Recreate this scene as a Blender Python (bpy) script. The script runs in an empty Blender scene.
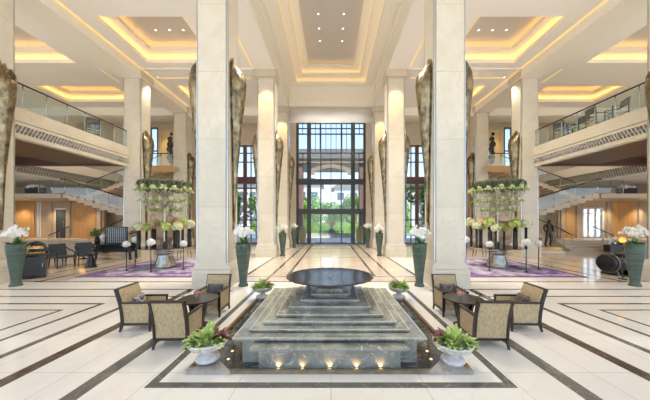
import bpy, bmesh, math, random
from mathutils import Vector, Matrix
R = random.Random(7)
PI = math.pi
sc = bpy.context.scene
C = sc.collection

# ------------------------------------------------------------------ materials
def mat(name, col, rough=.5, metal=0., var=0., scale=4., col2=None, bump=0., bscale=40., emis=None, estr=0., coat=0., spec=.5, stretch=None, lo=.35, hi=.65, detail=4):
    m = bpy.data.materials.new(name); m.use_nodes = True
    nt = m.node_tree; b = nt.nodes['Principled BSDF']
    b.inputs['Base Color'].default_value = (*col, 1); b.inputs['Roughness'].default_value = rough
    b.inputs['Metallic'].default_value = metal; b.inputs['Coat Weight'].default_value = coat
    b.inputs['Coat Roughness'].default_value = .05
    b.inputs['Specular IOR Level'].default_value = spec
    tc = None
    def coords():
        tc = nt.nodes.new('ShaderNodeTexCoord'); mp = nt.nodes.new('ShaderNodeMapping')
        nt.links.new(tc.outputs['Object'], mp.inputs['Vector'])
        if stretch: mp.inputs['Scale'].default_value = stretch
        return mp.outputs['Vector']
    if col2 is not None or var:
        v = coords(); n = nt.nodes.new('ShaderNodeTexNoise')
        n.inputs['Scale'].default_value = scale; n.inputs['Detail'].default_value = detail; n.inputs['Roughness'].default_value = .6
        nt.links.new(v, n.inputs['Vector'])
        r = nt.nodes.new('ShaderNodeValToRGB'); r.color_ramp.elements[0].position = lo; r.color_ramp.elements[1].position = hi
        c2 = col2 if col2 is not None else tuple(min(1, c * (1 - var)) for c in col)
        r.color_ramp.elements[0].color = (*c2, 1); r.color_ramp.elements[1].color = (*col, 1)
        nt.links.new(n.outputs['Fac'], r.inputs['Fac']); nt.links.new(r.outputs['Color'], b.inputs['Base Color'])
    if bump:
        v = coords(); n = nt.nodes.new('ShaderNodeTexNoise'); n.inputs['Scale'].default_value = bscale; n.inputs['Detail'].default_value = 3
        nt.links.new(v, n.inputs['Vector'])
        bp = nt.nodes.new('ShaderNodeBump'); bp.inputs['Strength'].default_value = bump; bp.inputs['Distance'].default_value = .02
        nt.links.new(n.outputs['Fac'], bp.inputs['Height']); nt.links.new(bp.outputs['Normal'], b.inputs['Normal'])
    if emis:
        b.inputs['Emission Color'].default_value = (*emis, 1); b.inputs['Emission Strength'].default_value = estr
    return m

def marble(name, base, dark, vein, rough, scale=1.5, veinw=.04, coat=0., block=None):
    """two noise clouds plus a thin vein network; optional faint joints of stone blocks"""
    m = bpy.data.materials.new(name); m.use_nodes = True; nt = m.node_tree; L = nt.links.new
    b = nt.nodes['Principled BSDF']; b.inputs['Roughness'].default_value = rough; b.inputs['Coat Weight'].default_value = coat
    tc = nt.nodes.new('ShaderNodeTexCoord')
    n = nt.nodes.new('ShaderNodeTexNoise'); n.inputs['Scale'].default_value = scale; n.inputs['Detail'].default_value = 6
    L(tc.outputs['Object'], n.inputs['Vector'])
    r = nt.nodes.new('ShaderNodeValToRGB'); r.color_ramp.elements[0].position = .35; r.color_ramp.elements[1].position = .68
    r.color_ramp.elements[0].color = (*dark, 1); r.color_ramp.elements[1].color = (*base, 1)
    L(n.outputs['Fac'], r.inputs['Fac'])
    n2 = nt.nodes.new('ShaderNodeTexNoise'); n2.inputs['Scale'].default_value = scale * .9; n2.inputs['Detail'].default_value = 5; n2.inputs['Distortion'].default_value = 1.2
    L(tc.outputs['Object'], n2.inputs['Vector'])
    r2 = nt.nodes.new('ShaderNodeValToRGB'); e = r2.color_ramp.elements
    e[0].position = .5 - veinw; e[0].color = (0, 0, 0, 1); e[1].position = .5; e[1].color = (1, 1, 1, 1)
    x = e.new(.5 + veinw); x.color = (0, 0, 0, 1)
    L(n2.outputs['Fac'], r2.inputs['Fac'])
    mx = nt.nodes.new('ShaderNodeMix'); mx.data_type = 'RGBA'
    L(r2.outputs['Color'], mx.inputs['Factor']); L(r.outputs['Color'], mx.inputs['A']); mx.inputs['B'].default_value = (*vein, 1)
    out = mx.outputs['Result']
    if block:
        br = nt.nodes.new('ShaderNodeTexBrick'); mp = nt.nodes.new('ShaderNodeMapping')
        mp.inputs['Rotation'].default_value = block[2]; mp.inputs['Location'].default_value = (20.3, .4, 0) if block[0] > 10 else (0, 0, 0); L(tc.outputs['Object'], mp.inputs['Vector']); L(mp.outputs['Vector'], br.inputs['Vector'])
        br.inputs['Scale'].default_value = 1; br.inputs['Brick Width'].default_value = block[0]; br.inputs['Row Height'].default_value = block[1]
        br.inputs['Mortar Size'].default_value = .006; br.inputs['Mortar Smooth'].default_value = 0; br.offset = 0
        br.inputs['Color1'].default_value = (1, 1, 1, 1); br.inputs['Color2'].default_value = (.94, .94, .94, 1); br.inputs['Mortar'].default_value = (.72, .70, .66, 1)
        m2 = nt.nodes.new('ShaderNodeMix'); m2.data_type = 'RGBA'; m2.blend_type = 'MULTIPLY'; m2.inputs['Factor'].default_value = 1
        L(out, m2.inputs['A']); L(br.outputs['Color'], m2.inputs['B']); out = m2.outputs['Result']
    L(out, b.inputs['Base Color'])
    return m

def glass_mat(name, tint=(.95, .98, .97), refl=.08):
    m = bpy.data.materials.new(name); m.use_nodes = True; nt = m.node_tree; nt.nodes.clear(); L = nt.links.new
    o = nt.nodes.new('ShaderNodeOutputMaterial'); t = nt.nodes.new('ShaderNodeBsdfTransparent'); t.inputs['Color'].default_value = (*tint, 1)
    g = nt.nodes.new('ShaderNodeBsdfGlossy'); g.inputs['Roughness'].default_value = .02
    f = nt.nodes.new('ShaderNodeLayerWeight'); pw = nt.nodes.new('ShaderNodeMath'); pw.operation = 'POWER'; pw.inputs[1].default_value = 4.5; L(f.outputs['Facing'], pw.inputs[0])
    a = nt.nodes.new('ShaderNodeMath'); a.operation = 'MULTIPLY_ADD'; a.inputs[1].default_value = .8; a.inputs[2].default_value = refl; L(pw.outputs[0], a.inputs[0])
    x = nt.nodes.new('ShaderNodeMixShader'); L(a.outputs[0], x.inputs['Fac']); L(t.outputs[0], x.inputs[1]); L(g.outputs[0], x.inputs[2])
    L(x.outputs[0], o.inputs['Surface'])
    return m

M = {}
M['floor'] = marble('cream_marble', (.88, .845, .785), (.85, .805, .735), (.83, .78, .70), .07, .7, .015, block=(1.2, 1.2, (0, 0, 0)))
M['floor_tan'] = marble('beige_marble', (.71, .61, .51), (.65, .55, .45), (.62, .52, .42), .07, .9, .02, block=(1.2, 1.2, (0, 0, 0)))
M['floor_dark'] = marble('grey_marble', (.165, .155, .14), (.115, .11, .10), (.24, .225, .20), .09, 3., .02)
M['floor_brown'] = marble('brown_marble', (.14, .105, .075), (.095, .072, .052), (.22, .17, .12), .09, 3., .02)
M['stone'] = marble('ivory_travertine', (.745, .695, .575), (.68, .625, .50), (.65, .59, .46), .2, 1.6, .012, block=(40, 2.15, (PI / 2, 0, 0)))
M['stone_warm'] = marble('sand_stone', (.68, .59, .46), (.62, .53, .40), (.60, .50, .38), .3, 1.3, .012, block=(40, 2.15, (PI / 2, 0, 0)))
M['plaster'] = mat('ivory_plaster', (.87, .845, .79), .7)
M['panel'] = mat('grey_ceiling_panel', (.55, .525, .50), .8)
M['beam'] = mat('cream_beam', (.86, .82, .72), .6)
M['steel'] = mat('brushed_steel', (.62, .66, .70), .25, 1.)
M['cove'] = mat('cove_led', (1, .7, .3), .5, emis=(1, .62, .22), estr=2.0)
M['slot'] = mat('slot_led', (1, .7, .3), .5, emis=(1, .66, .24), estr=.3)
M['nave_cove'] = mat('nave_cove_led', (1, .8, .5), .5, emis=(1, .70, .33), estr=.8)
M['lamp'] = mat('downlight_lens', (1, 1, 1), .5, emis=(1, .9, .75), estr=3)
M['puck'] = mat('pool_lamp_lens', (1, .8, .5), .5, emis=(1, .68, .32), estr=.7)
M['glow'] = mat('sconce_lamp', (1, .6, .3), .5, emis=(1, .50, .16), estr=3)
M['bronze'] = mat('hammered_bronze', (.46, .38, .23), .33, .9, col2=(.13, .105, .065), scale=6, bump=.6, bscale=14, stretch=(1, 1, .6))
M['bronze_rim'] = mat('bronze_rim', (.42, .24, .11), .28, .85)
M['dark_frame'] = mat('charcoal_window_frame', (.055, .065, .075), .4)
M['red_frame'] = mat('mahogany_frame', (.10, .045, .035), .4)
M['glass'] = glass_mat('window_glass', (.93, .97, 1.), .05)
M['rail_glass'] = glass_mat('balustrade_glass', (.90, .95, .93), .10)
M['rail'] = mat('dark_handrail', (.06, .055, .05), .35, .6)
M['wood'] = mat('walnut_soffit', (.085, .034, .018), .4, col2=(.06, .024, .013), scale=3, stretch=(.3, 4, 4))
M['wood_dark'] = mat('dark_recess_wood', (.05, .032, .025), .5)
M['honey'] = mat('honey_wood_panel', (.60, .36, .14), .4, col2=(.50, .28, .10), scale=2, stretch=(3, 3, .3))
M['tread'] = mat('pale_stair_stone', (.60, .50, .375), .35)
M['sand_wall'] = mat('sand_wall', (.50, .405, .29), .45, col2=(.44, .35, .245), scale=1.2)
M['louvre'] = mat('louvre_metal', (.66, .64, .60), .45, .3)
M['louvre_dark'] = mat('louvre_void', (.22, .21, .20), .7)
M['green_marble'] = marble('green_marble', (.42, .41, .345), (.21, .215, .18), (.64, .62, .53), .11, 3.2, .010)
M['pale_edge'] = marble('edge_highlight', (.60, .61, .55), (.48, .50, .45), (.7, .7, .64), .12, 5., .02)
M['pool'] = marble('wet_dark_marble', (.10, .09, .075), (.05, .05, .045), (.22, .19, .15), .05, 3., .02)
M['bowl'] = mat('dark_bowl_stone', (.05, .04, .032), .16, 0, col2=(.03, .03, .028), scale=5, spec=.35)
M['slab'] = marble('white_vein_slab', (.50, .46, .39), (.36, .335, .29), (.30, .28, .25), .12, 4., .015)
M['curb'] = mat('olive_bronze_curb', (.34, .29, .19), .3, .4, col2=(.22, .19, .13), scale=6)
M['urn'] = marble('white_urn_stone', (.82, .80, .76), (.70, .68, .64), (.55, .53, .50), .45, 7., .03)
M['leaf'] = mat('leaf_green', (.27, .44, .08), .45, col2=(.46, .58, .18), scale=9)
M['leaf_lime'] = mat('leaf_lime', (.62, .70, .30), .45, col2=(.33, .50, .12), scale=14)
M['leaf_dark'] = mat('leaf_dark', (.045, .12, .04), .4, col2=(.08, .19, .05), scale=9)
M['leaf_purple'] = mat('leaf_purple', (.17, .06, .075), .45, col2=(.30, .12, .11), scale=9)
M['fringe'] = mat('moss_fringe', (.06, .09, .04), .8, col2=(.15, .165, .085), scale=12)
M['orchid'] = mat('orchid_white', (.93, .92, .89), .5)
M['lime_bloom'] = mat('lime_bloom', (.50, .62, .12), .6, col2=(.70, .75, .30), scale=12)
M['cream_bloom'] = mat('cream_bloom', (.78, .74, .52), .6, col2=(.60, .66, .34), scale=12)
M['peach_bloom'] = mat('peach_bloom', (.75, .45, .27), .6, col2=(.80, .66, .45), scale=12)
M['pink'] = mat('pink_rose', (.80, .20, .22), .5)
M['vase'] = mat('green_glaze', (.05, .08, .062), .17, 0, col2=(.11, .15, .12), scale=3.2, stretch=(.3, .3, 5), spec=.35, lo=.3, hi=.7)
M['chenille'] = mat('gold_chenille', (.60, .475, .28), .85, col2=(.43, .325, .175), scale=30, bump=.4, bscale=90, stretch=(1, 1, .5))
M['chenille_pale'] = mat('seat_chenille', (.50, .39, .23), .85, col2=(.41, .31, .18), scale=40)
M['ebony'] = mat('ebony_wood', (.026, .016, .012), .3, coat=.1)
M['navy'] = mat('navy_cushion', (.050, .055, .055), .7, col2=(.10, .10, .13), scale=30)
M['ikat'] = mat('patterned_cushion', (.10, .10, .16), .75, col2=(.52, .44, .34), scale=22, lo=.45, hi=.52, detail=1)
M['plum'] = mat('plum_cushion', (.075, .05, .06), .75, col2=(.17, .12, .11), scale=26, lo=.45, hi=.55, detail=1)
M['black'] = mat('black_lacquer', (.012, .012, .014), .22, coat=.3)
M['charcoal'] = mat('charcoal_fabric', (.045, .055, .065), .7)
M['brown_leather'] = mat('brown_leather', (.20, .11, .06), .5)
M['pewter'] = mat('aged_pewter', (.60, .58, .51), .24, .9, col2=(.38, .37, .32), scale=4)
M['crystal'] = glass_mat('crystal', (.93, .97, .95), .25)
M['rug'] = mat('purple_rug', (.15, .065, .25), .95, col2=(.56, .51, .58), scale=1.5, lo=.42, hi=.60, detail=8)
M['rug_edge'] = mat('rug_edge_purple', (.12, .06, .17), .95, col2=(.24, .13, .30), scale=2.5)
M['statue'] = mat('dark_bronze', (.05, .038, .028), .35, .6)
M['orange'] = mat('orange_glaze', (.85, .38, .05), .4, emis=(1, .5, .08), estr=.8)
M['pastry'] = mat('pastry_crust', (.80, .42, .08), .5)
M['white'] = mat('white_paint', (.85, .84, .80), .5)
M['blue_white'] = mat('pale_blue_shade', (.62, .70, .76), .6)
M['niche'] = mat('gilt_and_lit_yellow', (.78, .60, .30), .5)  # on the niche the yellow light is put into the colour; plinth is gilt
M['brick'] = mat('red_brick', (.25, .13, .10), .8)
M['tile_roof'] = mat('grey_roof', (.20, .20, .19), .7)
M['pave'] = mat('drive_paving', (.62, .60, .58), .7)
M['facade'] = mat('white_facade', (.52, .50, .47), .8)
M['porch'] = mat('porch_boards', (.34, .26, .19), .7)
M['dark_glass'] = mat('dark_window', (.10, .13, .16), .15)
M['blue_mat'] = mat('blue_door_mat', (.10, .14, .36), .9)
M['trunk'] = mat('tree_bark', (.12, .085, .06), .9)
M['canopy_leaf'] = mat('tree_leaf', (.20, .36, .05), .6, col2=(.10, .24, .03), scale=.8)
M['ochre'] = mat('ochre_jar', (.50, .36, .14), .4)

# ------------------------------------------------------------------ mesh helpers
def box(bm, x0, x1, y0, y1, z0, z1, mi=0):
    x0, x1 = sorted((x0, x1)); y0, y1 = sorted((y0, y1)); z0, z1 = sorted((z0, z1))
    v = [bm.verts.new(p) for p in ((x0, y0, z0), (x1, y0, z0), (x1, y1, z0), (x0, y1, z0), (x0, y0, z1), (x1, y0, z1), (x1, y1, z1), (x0, y1, z1))]
    for q in ((3, 2, 1, 0), (4, 5, 6, 7), (0, 1, 5, 4), (1, 2, 6, 5), (2, 3, 7, 6), (3, 0, 4, 7)):
        bm.faces.new([v[i] for i in q]).material_index = mi
    return v
def prism(bm, pts, axis, a, b, mi=0):
    """polygon pts in the two other axes (order x,y,z), extruded along axis from a to b"""
    def P(p, t):
        l = list(p); l.insert(axis, t); return l
    A = [bm.verts.new(P(p, a)) for p in pts]; B = [bm.verts.new(P(p, b)) for p in pts]
    n = len(pts)
    fs = [bm.faces.new(A), bm.faces.new(B[::-1])]
    for i in range(n): fs.append(bm.faces.new((A[i], B[i], B[(i + 1) % n], A[(i + 1) % n])))
    for f in fs: f.material_index = mi
    bmesh.ops.recalc_face_normals(bm, faces=fs)
def lathe(bm, prof, seg=24, c=(0, 0, 0), mi=0, rad=None, smooth=True, cap=True):
    rings = []
    for k, (r, z) in enumerate(prof):
        ring = []
        for i in range(seg):
            a = 2 * PI * i / seg; rr = r * (rad(a, z, k) if rad else 1)
            ring.append(bm.verts.new((c[0] + rr * math.cos(a), c[1] + rr * math.sin(a), c[2] + z)))
        rings.append(ring)
    fs = []
    for A, B in zip(rings, rings[1:]):
        for i in range(seg):
            f = bm.faces.new((A[i], A[(i + 1) % seg], B[(i + 1) % seg], B[i])); f.smooth = smooth; f.material_index = mi; fs.append(f)
    if cap:
        for rg in (rings[0][::-1], rings[-1]):
            f = bm.faces.new(rg); f.material_index = mi; fs.append(f)
    return rings
def tube(bm, pts, r, seg=8, mi=0):
    pts = [Vector(p) for p in pts]; n = len(pts)
    rs = r if isinstance(r, (list, tuple)) else [r] * n
    rings = []; up = None
    for i, p in enumerate(pts):
        d = (pts[min(i + 1, n - 1)] - pts[max(i - 1, 0)]).normalized()
        if up is None:
            up = Vector((0, 0, 1)) if abs(d.z) < .9 else Vector((1, 0, 0))
        u = d.cross(up).normalized(); w = u.cross(d).normalized(); up = w
        rings.append([bm.verts.new(p + rs[i] * (math.cos(2 * PI * k / seg) * u + math.sin(2 * PI * k / seg) * w)) for k in range(seg)])
    fs = []
    for A, B in zip(rings, rings[1:]):
        for k in range(seg):
            f = bm.faces.new((A[k], A[(k + 1) % seg], B[(k + 1) % seg], B[k])); f.smooth = True; fs.append(f)
    fs.append(bm.faces.new(rings[0][::-1])); fs.append(bm.faces.new(rings[-1]))
    for f in fs: f.material_index = mi
    bmesh.ops.recalc_face_normals(bm, faces=fs)
def bar(bm, p0, p1, w, h, mi=0, side=None):
    """square bar from p0 to p1; w across, h in the other direction"""
    p0, p1 = Vector(p0), Vector(p1); d = (p1 - p0).normalized()
    s = Vector(side) if side else (Vector((0, 0, 1)).cross(d) if abs(d.z) < .95 else Vector((1, 0, 0)))
    s = (s - s.dot(d) * d).normalized(); t = d.cross(s).normalized()
    v = [bm.verts.new(p + a * s * w / 2 + b * t * h / 2) for p in (p0, p1) for a, b in ((-1, -1), (1, -1), (1, 1), (-1, 1))]
    fs = [bm.faces.new([v[i] for i in q]) for q in ((3, 2, 1, 0), (4, 5, 6, 7), (0, 1, 5, 4), (1, 2, 6, 5), (2, 3, 7, 6), (3, 0, 4, 7))]
    for f in fs: f.material_index = mi
    bmesh.ops.recalc_face_normals(bm, faces=fs)
def ball(bm, c, r, sub=2, sc_=(1, 1, 1), jit=0., mi=0):
    res = bmesh.ops.create_icosphere(bm, subdivisions=sub, radius=r)
    for v in res['verts']:
        k = 1 + R.uniform(-jit, jit)
        v.co = Vector((v.co.x * sc_[0] * k, v.co.y * sc_[1] * k, v.co.z * sc_[2] * k)) + Vector(c)
        for f in v.link_faces: f.smooth = True; f.material_index = mi
def blade(bm, base, yaw, length, width, rise, droop, n=5, mi=0):
    """an arching tapering leaf"""
    d = Vector((math.cos(yaw), math.sin(yaw), 0)); s = Vector((-d.y, d.x, 0)); prev = None
    for i in range(n + 1):
        t = i / n
        p = Vector(base) + d * length * t + Vector((0, 0, rise * t - droop * t * t))
        w = width * (math.sin(PI * min(.92, .18 + t * .8))) * .5
        cur = (bm.verts.new(p - s * w), bm.verts.new(p + Vector((0, 0, -w * .35))), bm.verts.new(p + s * w))
        if prev:
            for a in (0, 1):
                f = bm.faces.new((prev[a], prev[a + 1], cur[a + 1], cur[a])); f.smooth = True; f.material_index = mi
        prev = cur
def bloom(bm, c, d, r, n=5, mi=0, cup=.25):
    """open flower of n petals facing d"""
    c = Vector(c); d = Vector(d).normalized(); u = d.orthogonal().normalized(); w = d.cross(u)
    ce = bm.verts.new(c)
    a0 = R.uniform(0, 6)
    for i in range(n):
        a = a0 + 2 * PI * i / n
        def q(ang, rr, hh): return bm.verts.new(c + (math.cos(ang) * u + math.sin(ang) * w) * rr + d * hh)
        f = bm.faces.new((ce, q(a - .5, r * .65, cup * r * .5), q(a - .28, r, cup * r), q(a + .28, r, cup * r), q(a + .5, r * .65, cup * r * .5))); f.material_index = mi; f.smooth = True
def obj(name, bm, mats, parent=None, loc=(0, 0, 0), rotz=0., bevel=0., subsurf=0, smooth=False):
    me = bpy.data.meshes.new(name)
    if smooth:
        for f in bm.faces: f.smooth = True
    bm.to_mesh(me); bm.free()
    for m in (mats if isinstance(mats, (list, tuple)) else [mats]): me.materials.append(M[m])
    o = bpy.data.objects.new(name, me); C.objects.link(o)
    o.location = loc; o.rotation_euler = (0, 0, rotz)
    if parent: o.parent = parent
    if bevel:
        b = o.modifiers.new('soft', 'BEVEL'); b.width = bevel; b.segments = 2; b.limit_method = 'ANGLE'
    if subsurf:
        s = o.modifiers.new('round', 'SUBSURF'); s.levels = s.render_levels = subsurf
    return o
NB = bmesh.new
def tag(o, label, cat, group=None, kind=None):
    o['label'] = label; o['category'] = cat
    if group: o['group'] = group
    if kind: o['kind'] = kind
    return o
def struct(o, label=None, cat='structure'):
    o['kind'] = 'structure'
    if label: o['label'] = label; o['category'] = cat
    return o
def thing(name, label, cat, loc=(0, 0, 0), rotz=0., group=None):
    o = bpy.data.objects.new(name, None); C.objects.link(o); o.empty_display_size = .1
    o.location = loc; o.rotation_euler = (0, 0, rotz)
    return tag(o, label, cat, group)
def dup(root, loc, rotz=0., label=None, group=None, scale=None):
    r = root.copy(); C.objects.link(r); r.location = loc; r.rotation_euler = (0, 0, rotz)
    if scale: r.scale = (scale,) * 3
    if label: r['label'] = label
    if group: r['group'] = group
    for ch in list(root.children):
        c = ch.copy(); C.objects.link(c); c.parent = r
        for g in list(ch.children):
            d = g.copy(); C.objects.link(d); d.parent = c
    return r
def light(kind, loc, energy, col=(1, 1, 1), size=.1, rot=None, spot=None, blend=.6):
    l = bpy.data.lights.new('lamp_light', kind); l.energy = energy; l.color = col
    if kind in ('POINT', 'SPOT'): l.shadow_soft_size = size
    if kind == 'SPOT': l.spot_size = spot or 1.2; l.spot_blend = blend
    if kind == 'AREA': l.size = size
    o = bpy.data.objects.new('lamp_light', l); C.objects.link(o); o.location = loc
    if rot: o.rotation_euler = rot
    return o

SOF = 10.9     # soffit height
ROW = (8.27, 15.15, 19.95)
YW = 23.3      # window wall

# ------------------------------------------------------------------ floor
def grid_sheet(name, xs, ys, z, classify, mats):
    bm = NB(); xs = sorted(set(round(x, 4) for x in xs)); ys = sorted(set(round(y, 4) for y in ys))
    vv = {}
    def V(i, j):
        if (i, j) not in vv: vv[i, j] = bm.verts.new((xs[i], ys[j], z))
        return vv[i, j]
    for i in range(len(xs) - 1):
        for j in range(len(ys) - 1):
            k = classify((xs[i] + xs[i + 1]) / 2, (ys[j] + ys[j + 1]) / 2)
            if k is None: continue
            bm.faces.new((V(i, j), V(i + 1, j), V(i + 1, j + 1), V(i, j + 1))).material_index = k
    return obj(name, bm, mats)
stripes = []     # (x0,x1,y0,y1,mat)
def st(x0, x1, y0, y1, k=2):
    stripes.append((x0, x1, y0, y1, k)); stripes.append((-x1, -x0, y0, y1, k))
zones = [(-3.3, 3.3, 8.9, YW, 1), (-10.0, -9.3, 9.1, 15, 1), (9.3, 10.0, 9.1, 15, 1), (-30, -10.2, 9.1, YW, 1), (10.2, 30, 9.1, YW, 1), (-10.2, -3.3, 14.9, YW, 1), (3.3, 10.2, 14.9, YW, 1)]
stripes.append((-2.36, 2.36, 3.27, 3.385, 2))
st(2.24, 2.36, 3.27, YW)
st(2.99, 3.2, -6, 7.9)
st(3.2, 3.34, 9.3, YW)
st(1.60, 1.72, 9.9, YW)
st(4.17, 4.38, -6, 8.03, 3)
st(5.04, 5.18, -6, 7.23, 2)
st(5.76, 5.86, -6, 6.63, 3); st(5.76, 9.4, 6.55, 6.65, 3); st(9.3, 9.4, -6, 6.63, 3)
st(6.32, 6.40, -6, 6.17, 3); st(6.32, 8.9, 6.10, 6.17, 3); st(8.82, 8.9, -6, 6.17, 3)
st(3.3, 14, 7.20, 7.29, 3); st(3.3, 14, 7.95, 8.05, 3); st(3.3, 10.2, 8.93, 9.04, 3)
stripes += [(-3.3, 3.3, 8.95, 9.05, 2), (-3.3, 3.3, 9.78, 9.86, 2), (-3.3, 3.3, 15.02, 15.12, 2), (-3.3, 3.3, 19.85, 19.95, 2)]
st(10.05, 10.2, 9.0, 20, 3); st(11.2, 11.3, 9.0, 17.8, 3); st(12.6, 12.7, 9.0, 17.8, 3); st(10.2, 22, 9.0, 9.1, 3); st(10.2, 22, 15.9, 16.0, 3)
xs = [-30, 30]; ys = [-6, YW]
for a in stripes + zones: xs += [a[0], a[1]]; ys += [a[2], a[3]]
def fclass(x, y):
    for a in stripes:
        if a[0] < x < a[1] and a[2] < y < a[3]: return a[4]
    for a in zones:
        if a[0] < x < a[1] and a[2] < y < a[3]: return a[4]
    return 0
struct(grid_sheet('floor', xs, ys, 0, fclass, ['floor', 'floor_tan', 'floor_dark', 'floor_brown']))

# ------------------------------------------------------------------ columns
def make_column():
    D, W, n = .88, 1.02, .07
    root = bpy.data.objects.new('column', None); C.objects.link(root); struct(root)
    bm = NB()
    p = [(-W/2+n, 0), (W/2-n, 0), (W/2-n, n), (W/2, n), (W/2, D-n), (W/2-n, D-n), (W/2-n, D), (-W/2+n, D), (-W/2+n, D-n), (-W/2, D-n), (-W/2, n), (-W/2+n, n)]
    prism(bm, p, 2, .0, SOF)
    obj('shaft', bm, 'stone', root)
    bm = NB(); box(bm, -W/2-.09, W/2+.09, -.09, D+.09, 0, .55)
    prism(bm, [(-W/2-.09, .55), (W/2+.09, .55), (W/2+.01, .76), (-W/2-.01, .76)], 1, -.03, D+.03)
    obj('column_base', bm, 'stone', root, bevel=.015)
    for sx in (-1, 1):
        for y in (.035, D-.035):
            bm = NB(); box(bm, sx*(W/2-.045), sx*(W/2-.01), y-.018, y+.018, .76, SOF-.4)
            obj('metal_strip', bm, 'steel', root)
    bm = NB(); box(bm, -W/2-.04, W/2+.04, -.04, D+.04, SOF-.52, SOF-.42); box(bm, -W/2-.11, W/2+.11, -.11, D+.11, SOF-.42, SOF+.02)
    obj('capital', bm, 'stone_warm', root, bevel=.02)
    return root
c0 = make_column(); c0.location = (-3.79, ROW[0], 0)
cols = []
for r in range(3):
    for x in (-3.79, 3.79, -11.6, 11.6):
        if (r, x) != (0, -3.79): dup(c0, (x, ROW[r], 0))

# ------------------------------------------------------------------ sconces on the column sides
def make_sconce():
    """faces +x, back on x=0, lowest point at z=0"""
    root = thing('wall_sconce', '', 'wall lamp')
    H = 5.1; prof = [(0, .035), (.8, .055), (1.7, .10), (2.6, .165), (3.5, .235), (4.2, .30), (4.6, .325), (4.85, .30)]
    bm = NB(); nseg = 14; outer = []
    for k, (z, r) in enumerate(prof):
        ring = []
        for i in range(nseg + 1):
            a = -PI/2*1.0 + PI*1.0*i/nseg
            top = k == len(prof) - 1
            zz = z + (.42*(1-math.cos(a)) + .03*math.sin(i*2.3) if top else 0)
            ring.append((.03 + r*1.25*math.cos(a), r*math.sin(a), zz))
        outer.append(ring)
    g = [[bm.verts.new(p) for p in ring] for ring in outer]
    for A, B in zip(g, g[1:]):
        for i in range(nseg): bm.faces.new((A[i], A[i+1], B[i+1], B[i])).smooth = True
    o = obj('shell', bm, 'bronze', root); s = o.modifiers.new('thick', 'SOLIDIFY'); s.thickness = .025
    bm = NB()
    pts = [(-.06, -.25), (.06, -.25), (.07, 0), (.14, 1.7), (.26, 3.5), (.34, 4.7), (.33, 5.2), (.26, 5.3), (.20, 5.2), (.12, 5.42), (.05, 5.3), (-.04, 5.5), (-.12, 5.28), (-.2, 5.38), (-.27, 5.2), (-.33, 5.2), (-.34, 4.7), (-.26, 3.5), (-.14, 1.7), (-.07, 0)]
    prism(bm, pts, 0, .0, .025); obj('backplate', bm, 'bronze', root)
    bm = NB(); tube(bm, [(.15, 0, 2.6), (.15, 0, 4.3)], .05, 8); obj('lamp_tube', bm, 'glow', root)
    return root
sconces = [(-3.79, 1, 0, 'tall bronze torch sconce on nave side of front left column'), (-3.79, -1, 0, 'tall bronze torch sconce on outer side of front left column'),
    (3.79, -1, 0, 'tall bronze torch sconce on nave side of front right column'), (3.79, 1, 0, 'tall bronze torch sconce on outer side of front right column'),
    (-11.6, 1, 0, 'jagged bronze torch sconce cut by the left picture edge'), (11.6, -1, 0, 'jagged bronze torch sconce cut by the right picture edge'),
    (-3.79, 1, 1, 'bronze torch sconce on nave side of middle left nave column'), (-3.79, -1, 1, 'bronze torch sconce on outer side of middle left nave column'),
    (3.79, -1, 1, 'bronze torch sconce on nave side of middle right nave column'), (3.79, 1, 1, 'bronze torch sconce on outer side of middle right nave column'),
    (-11.6, 1, 1, 'bronze torch sconce above left flower tower on balcony column'), (11.6, -1, 1, 'bronze torch sconce above right flower tower on balcony column'),
    (-3.79, 1, 2, 'small far bronze sconce left of the great entrance window'), (3.79, -1, 2, 'small far bronze sconce right of the great entrance window'),
    (-11.6, 1, 2, 'far bronze sconce beside the left art niche'), (11.6, -1, 2, 'far bronze sconce beside the right art niche')]
s0 = None
for x, sx, r, lb in sconces:
    loc = (x + sx*.515, ROW[r]+.44, 2.05); rz = 0 if sx > 0 else PI
    if s0 is None:
        s0 = make_sconce(); s0.location = loc; s0.rotation_euler.z = rz; s0['label'] = lb; s0['group'] = 'torch sconces on the columns'
    else: dup(s0, loc, rz, lb)
    light('POINT', (x + sx*.62, ROW[r]+.44, 7.0), 2.5, (1, .62, .30), .05)

# ------------------------------------------------------------------ ceiling
coffers = []
for s in (-1, 1):
    for y0, y1 in ((11.2, 14.48), (16.95, 19.2)):
        coffers.append((s*6.32, s*10.2, y0, y1)); coffers.append((s*14.2, s*19.4, y0, y1))
coffers.append((-3.28, 3.28, -5, 20.3))
coffers = [(min(a, b), max(a, b), c, d) for a, b, c, d in coffers]
xs = [-31, 31]; ys = [-6, YW+.3]
for a in coffers: xs += a[:2]; ys += a[2:]
ceil = struct(grid_sheet('ceiling', xs, ys, SOF, lambda x, y: None if any(a[0] < x < a[1] and a[2] < y < a[3] for a in coffers) else 0, ['plaster']))
def ring(bm, x0, x1, y0, y1, w, z0, z1, mi=0):
    box(bm, x0-w, x1+w, y0-w, y0, z0, z1, mi); box(bm, x0-w, x1+w, y1, y1+w, z0, z1, mi)
    box(bm, x0-w, x0, y0, y1, z0, z1, mi); box(bm, x1, x1+w, y0, y1, z0, z1, mi)
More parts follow.
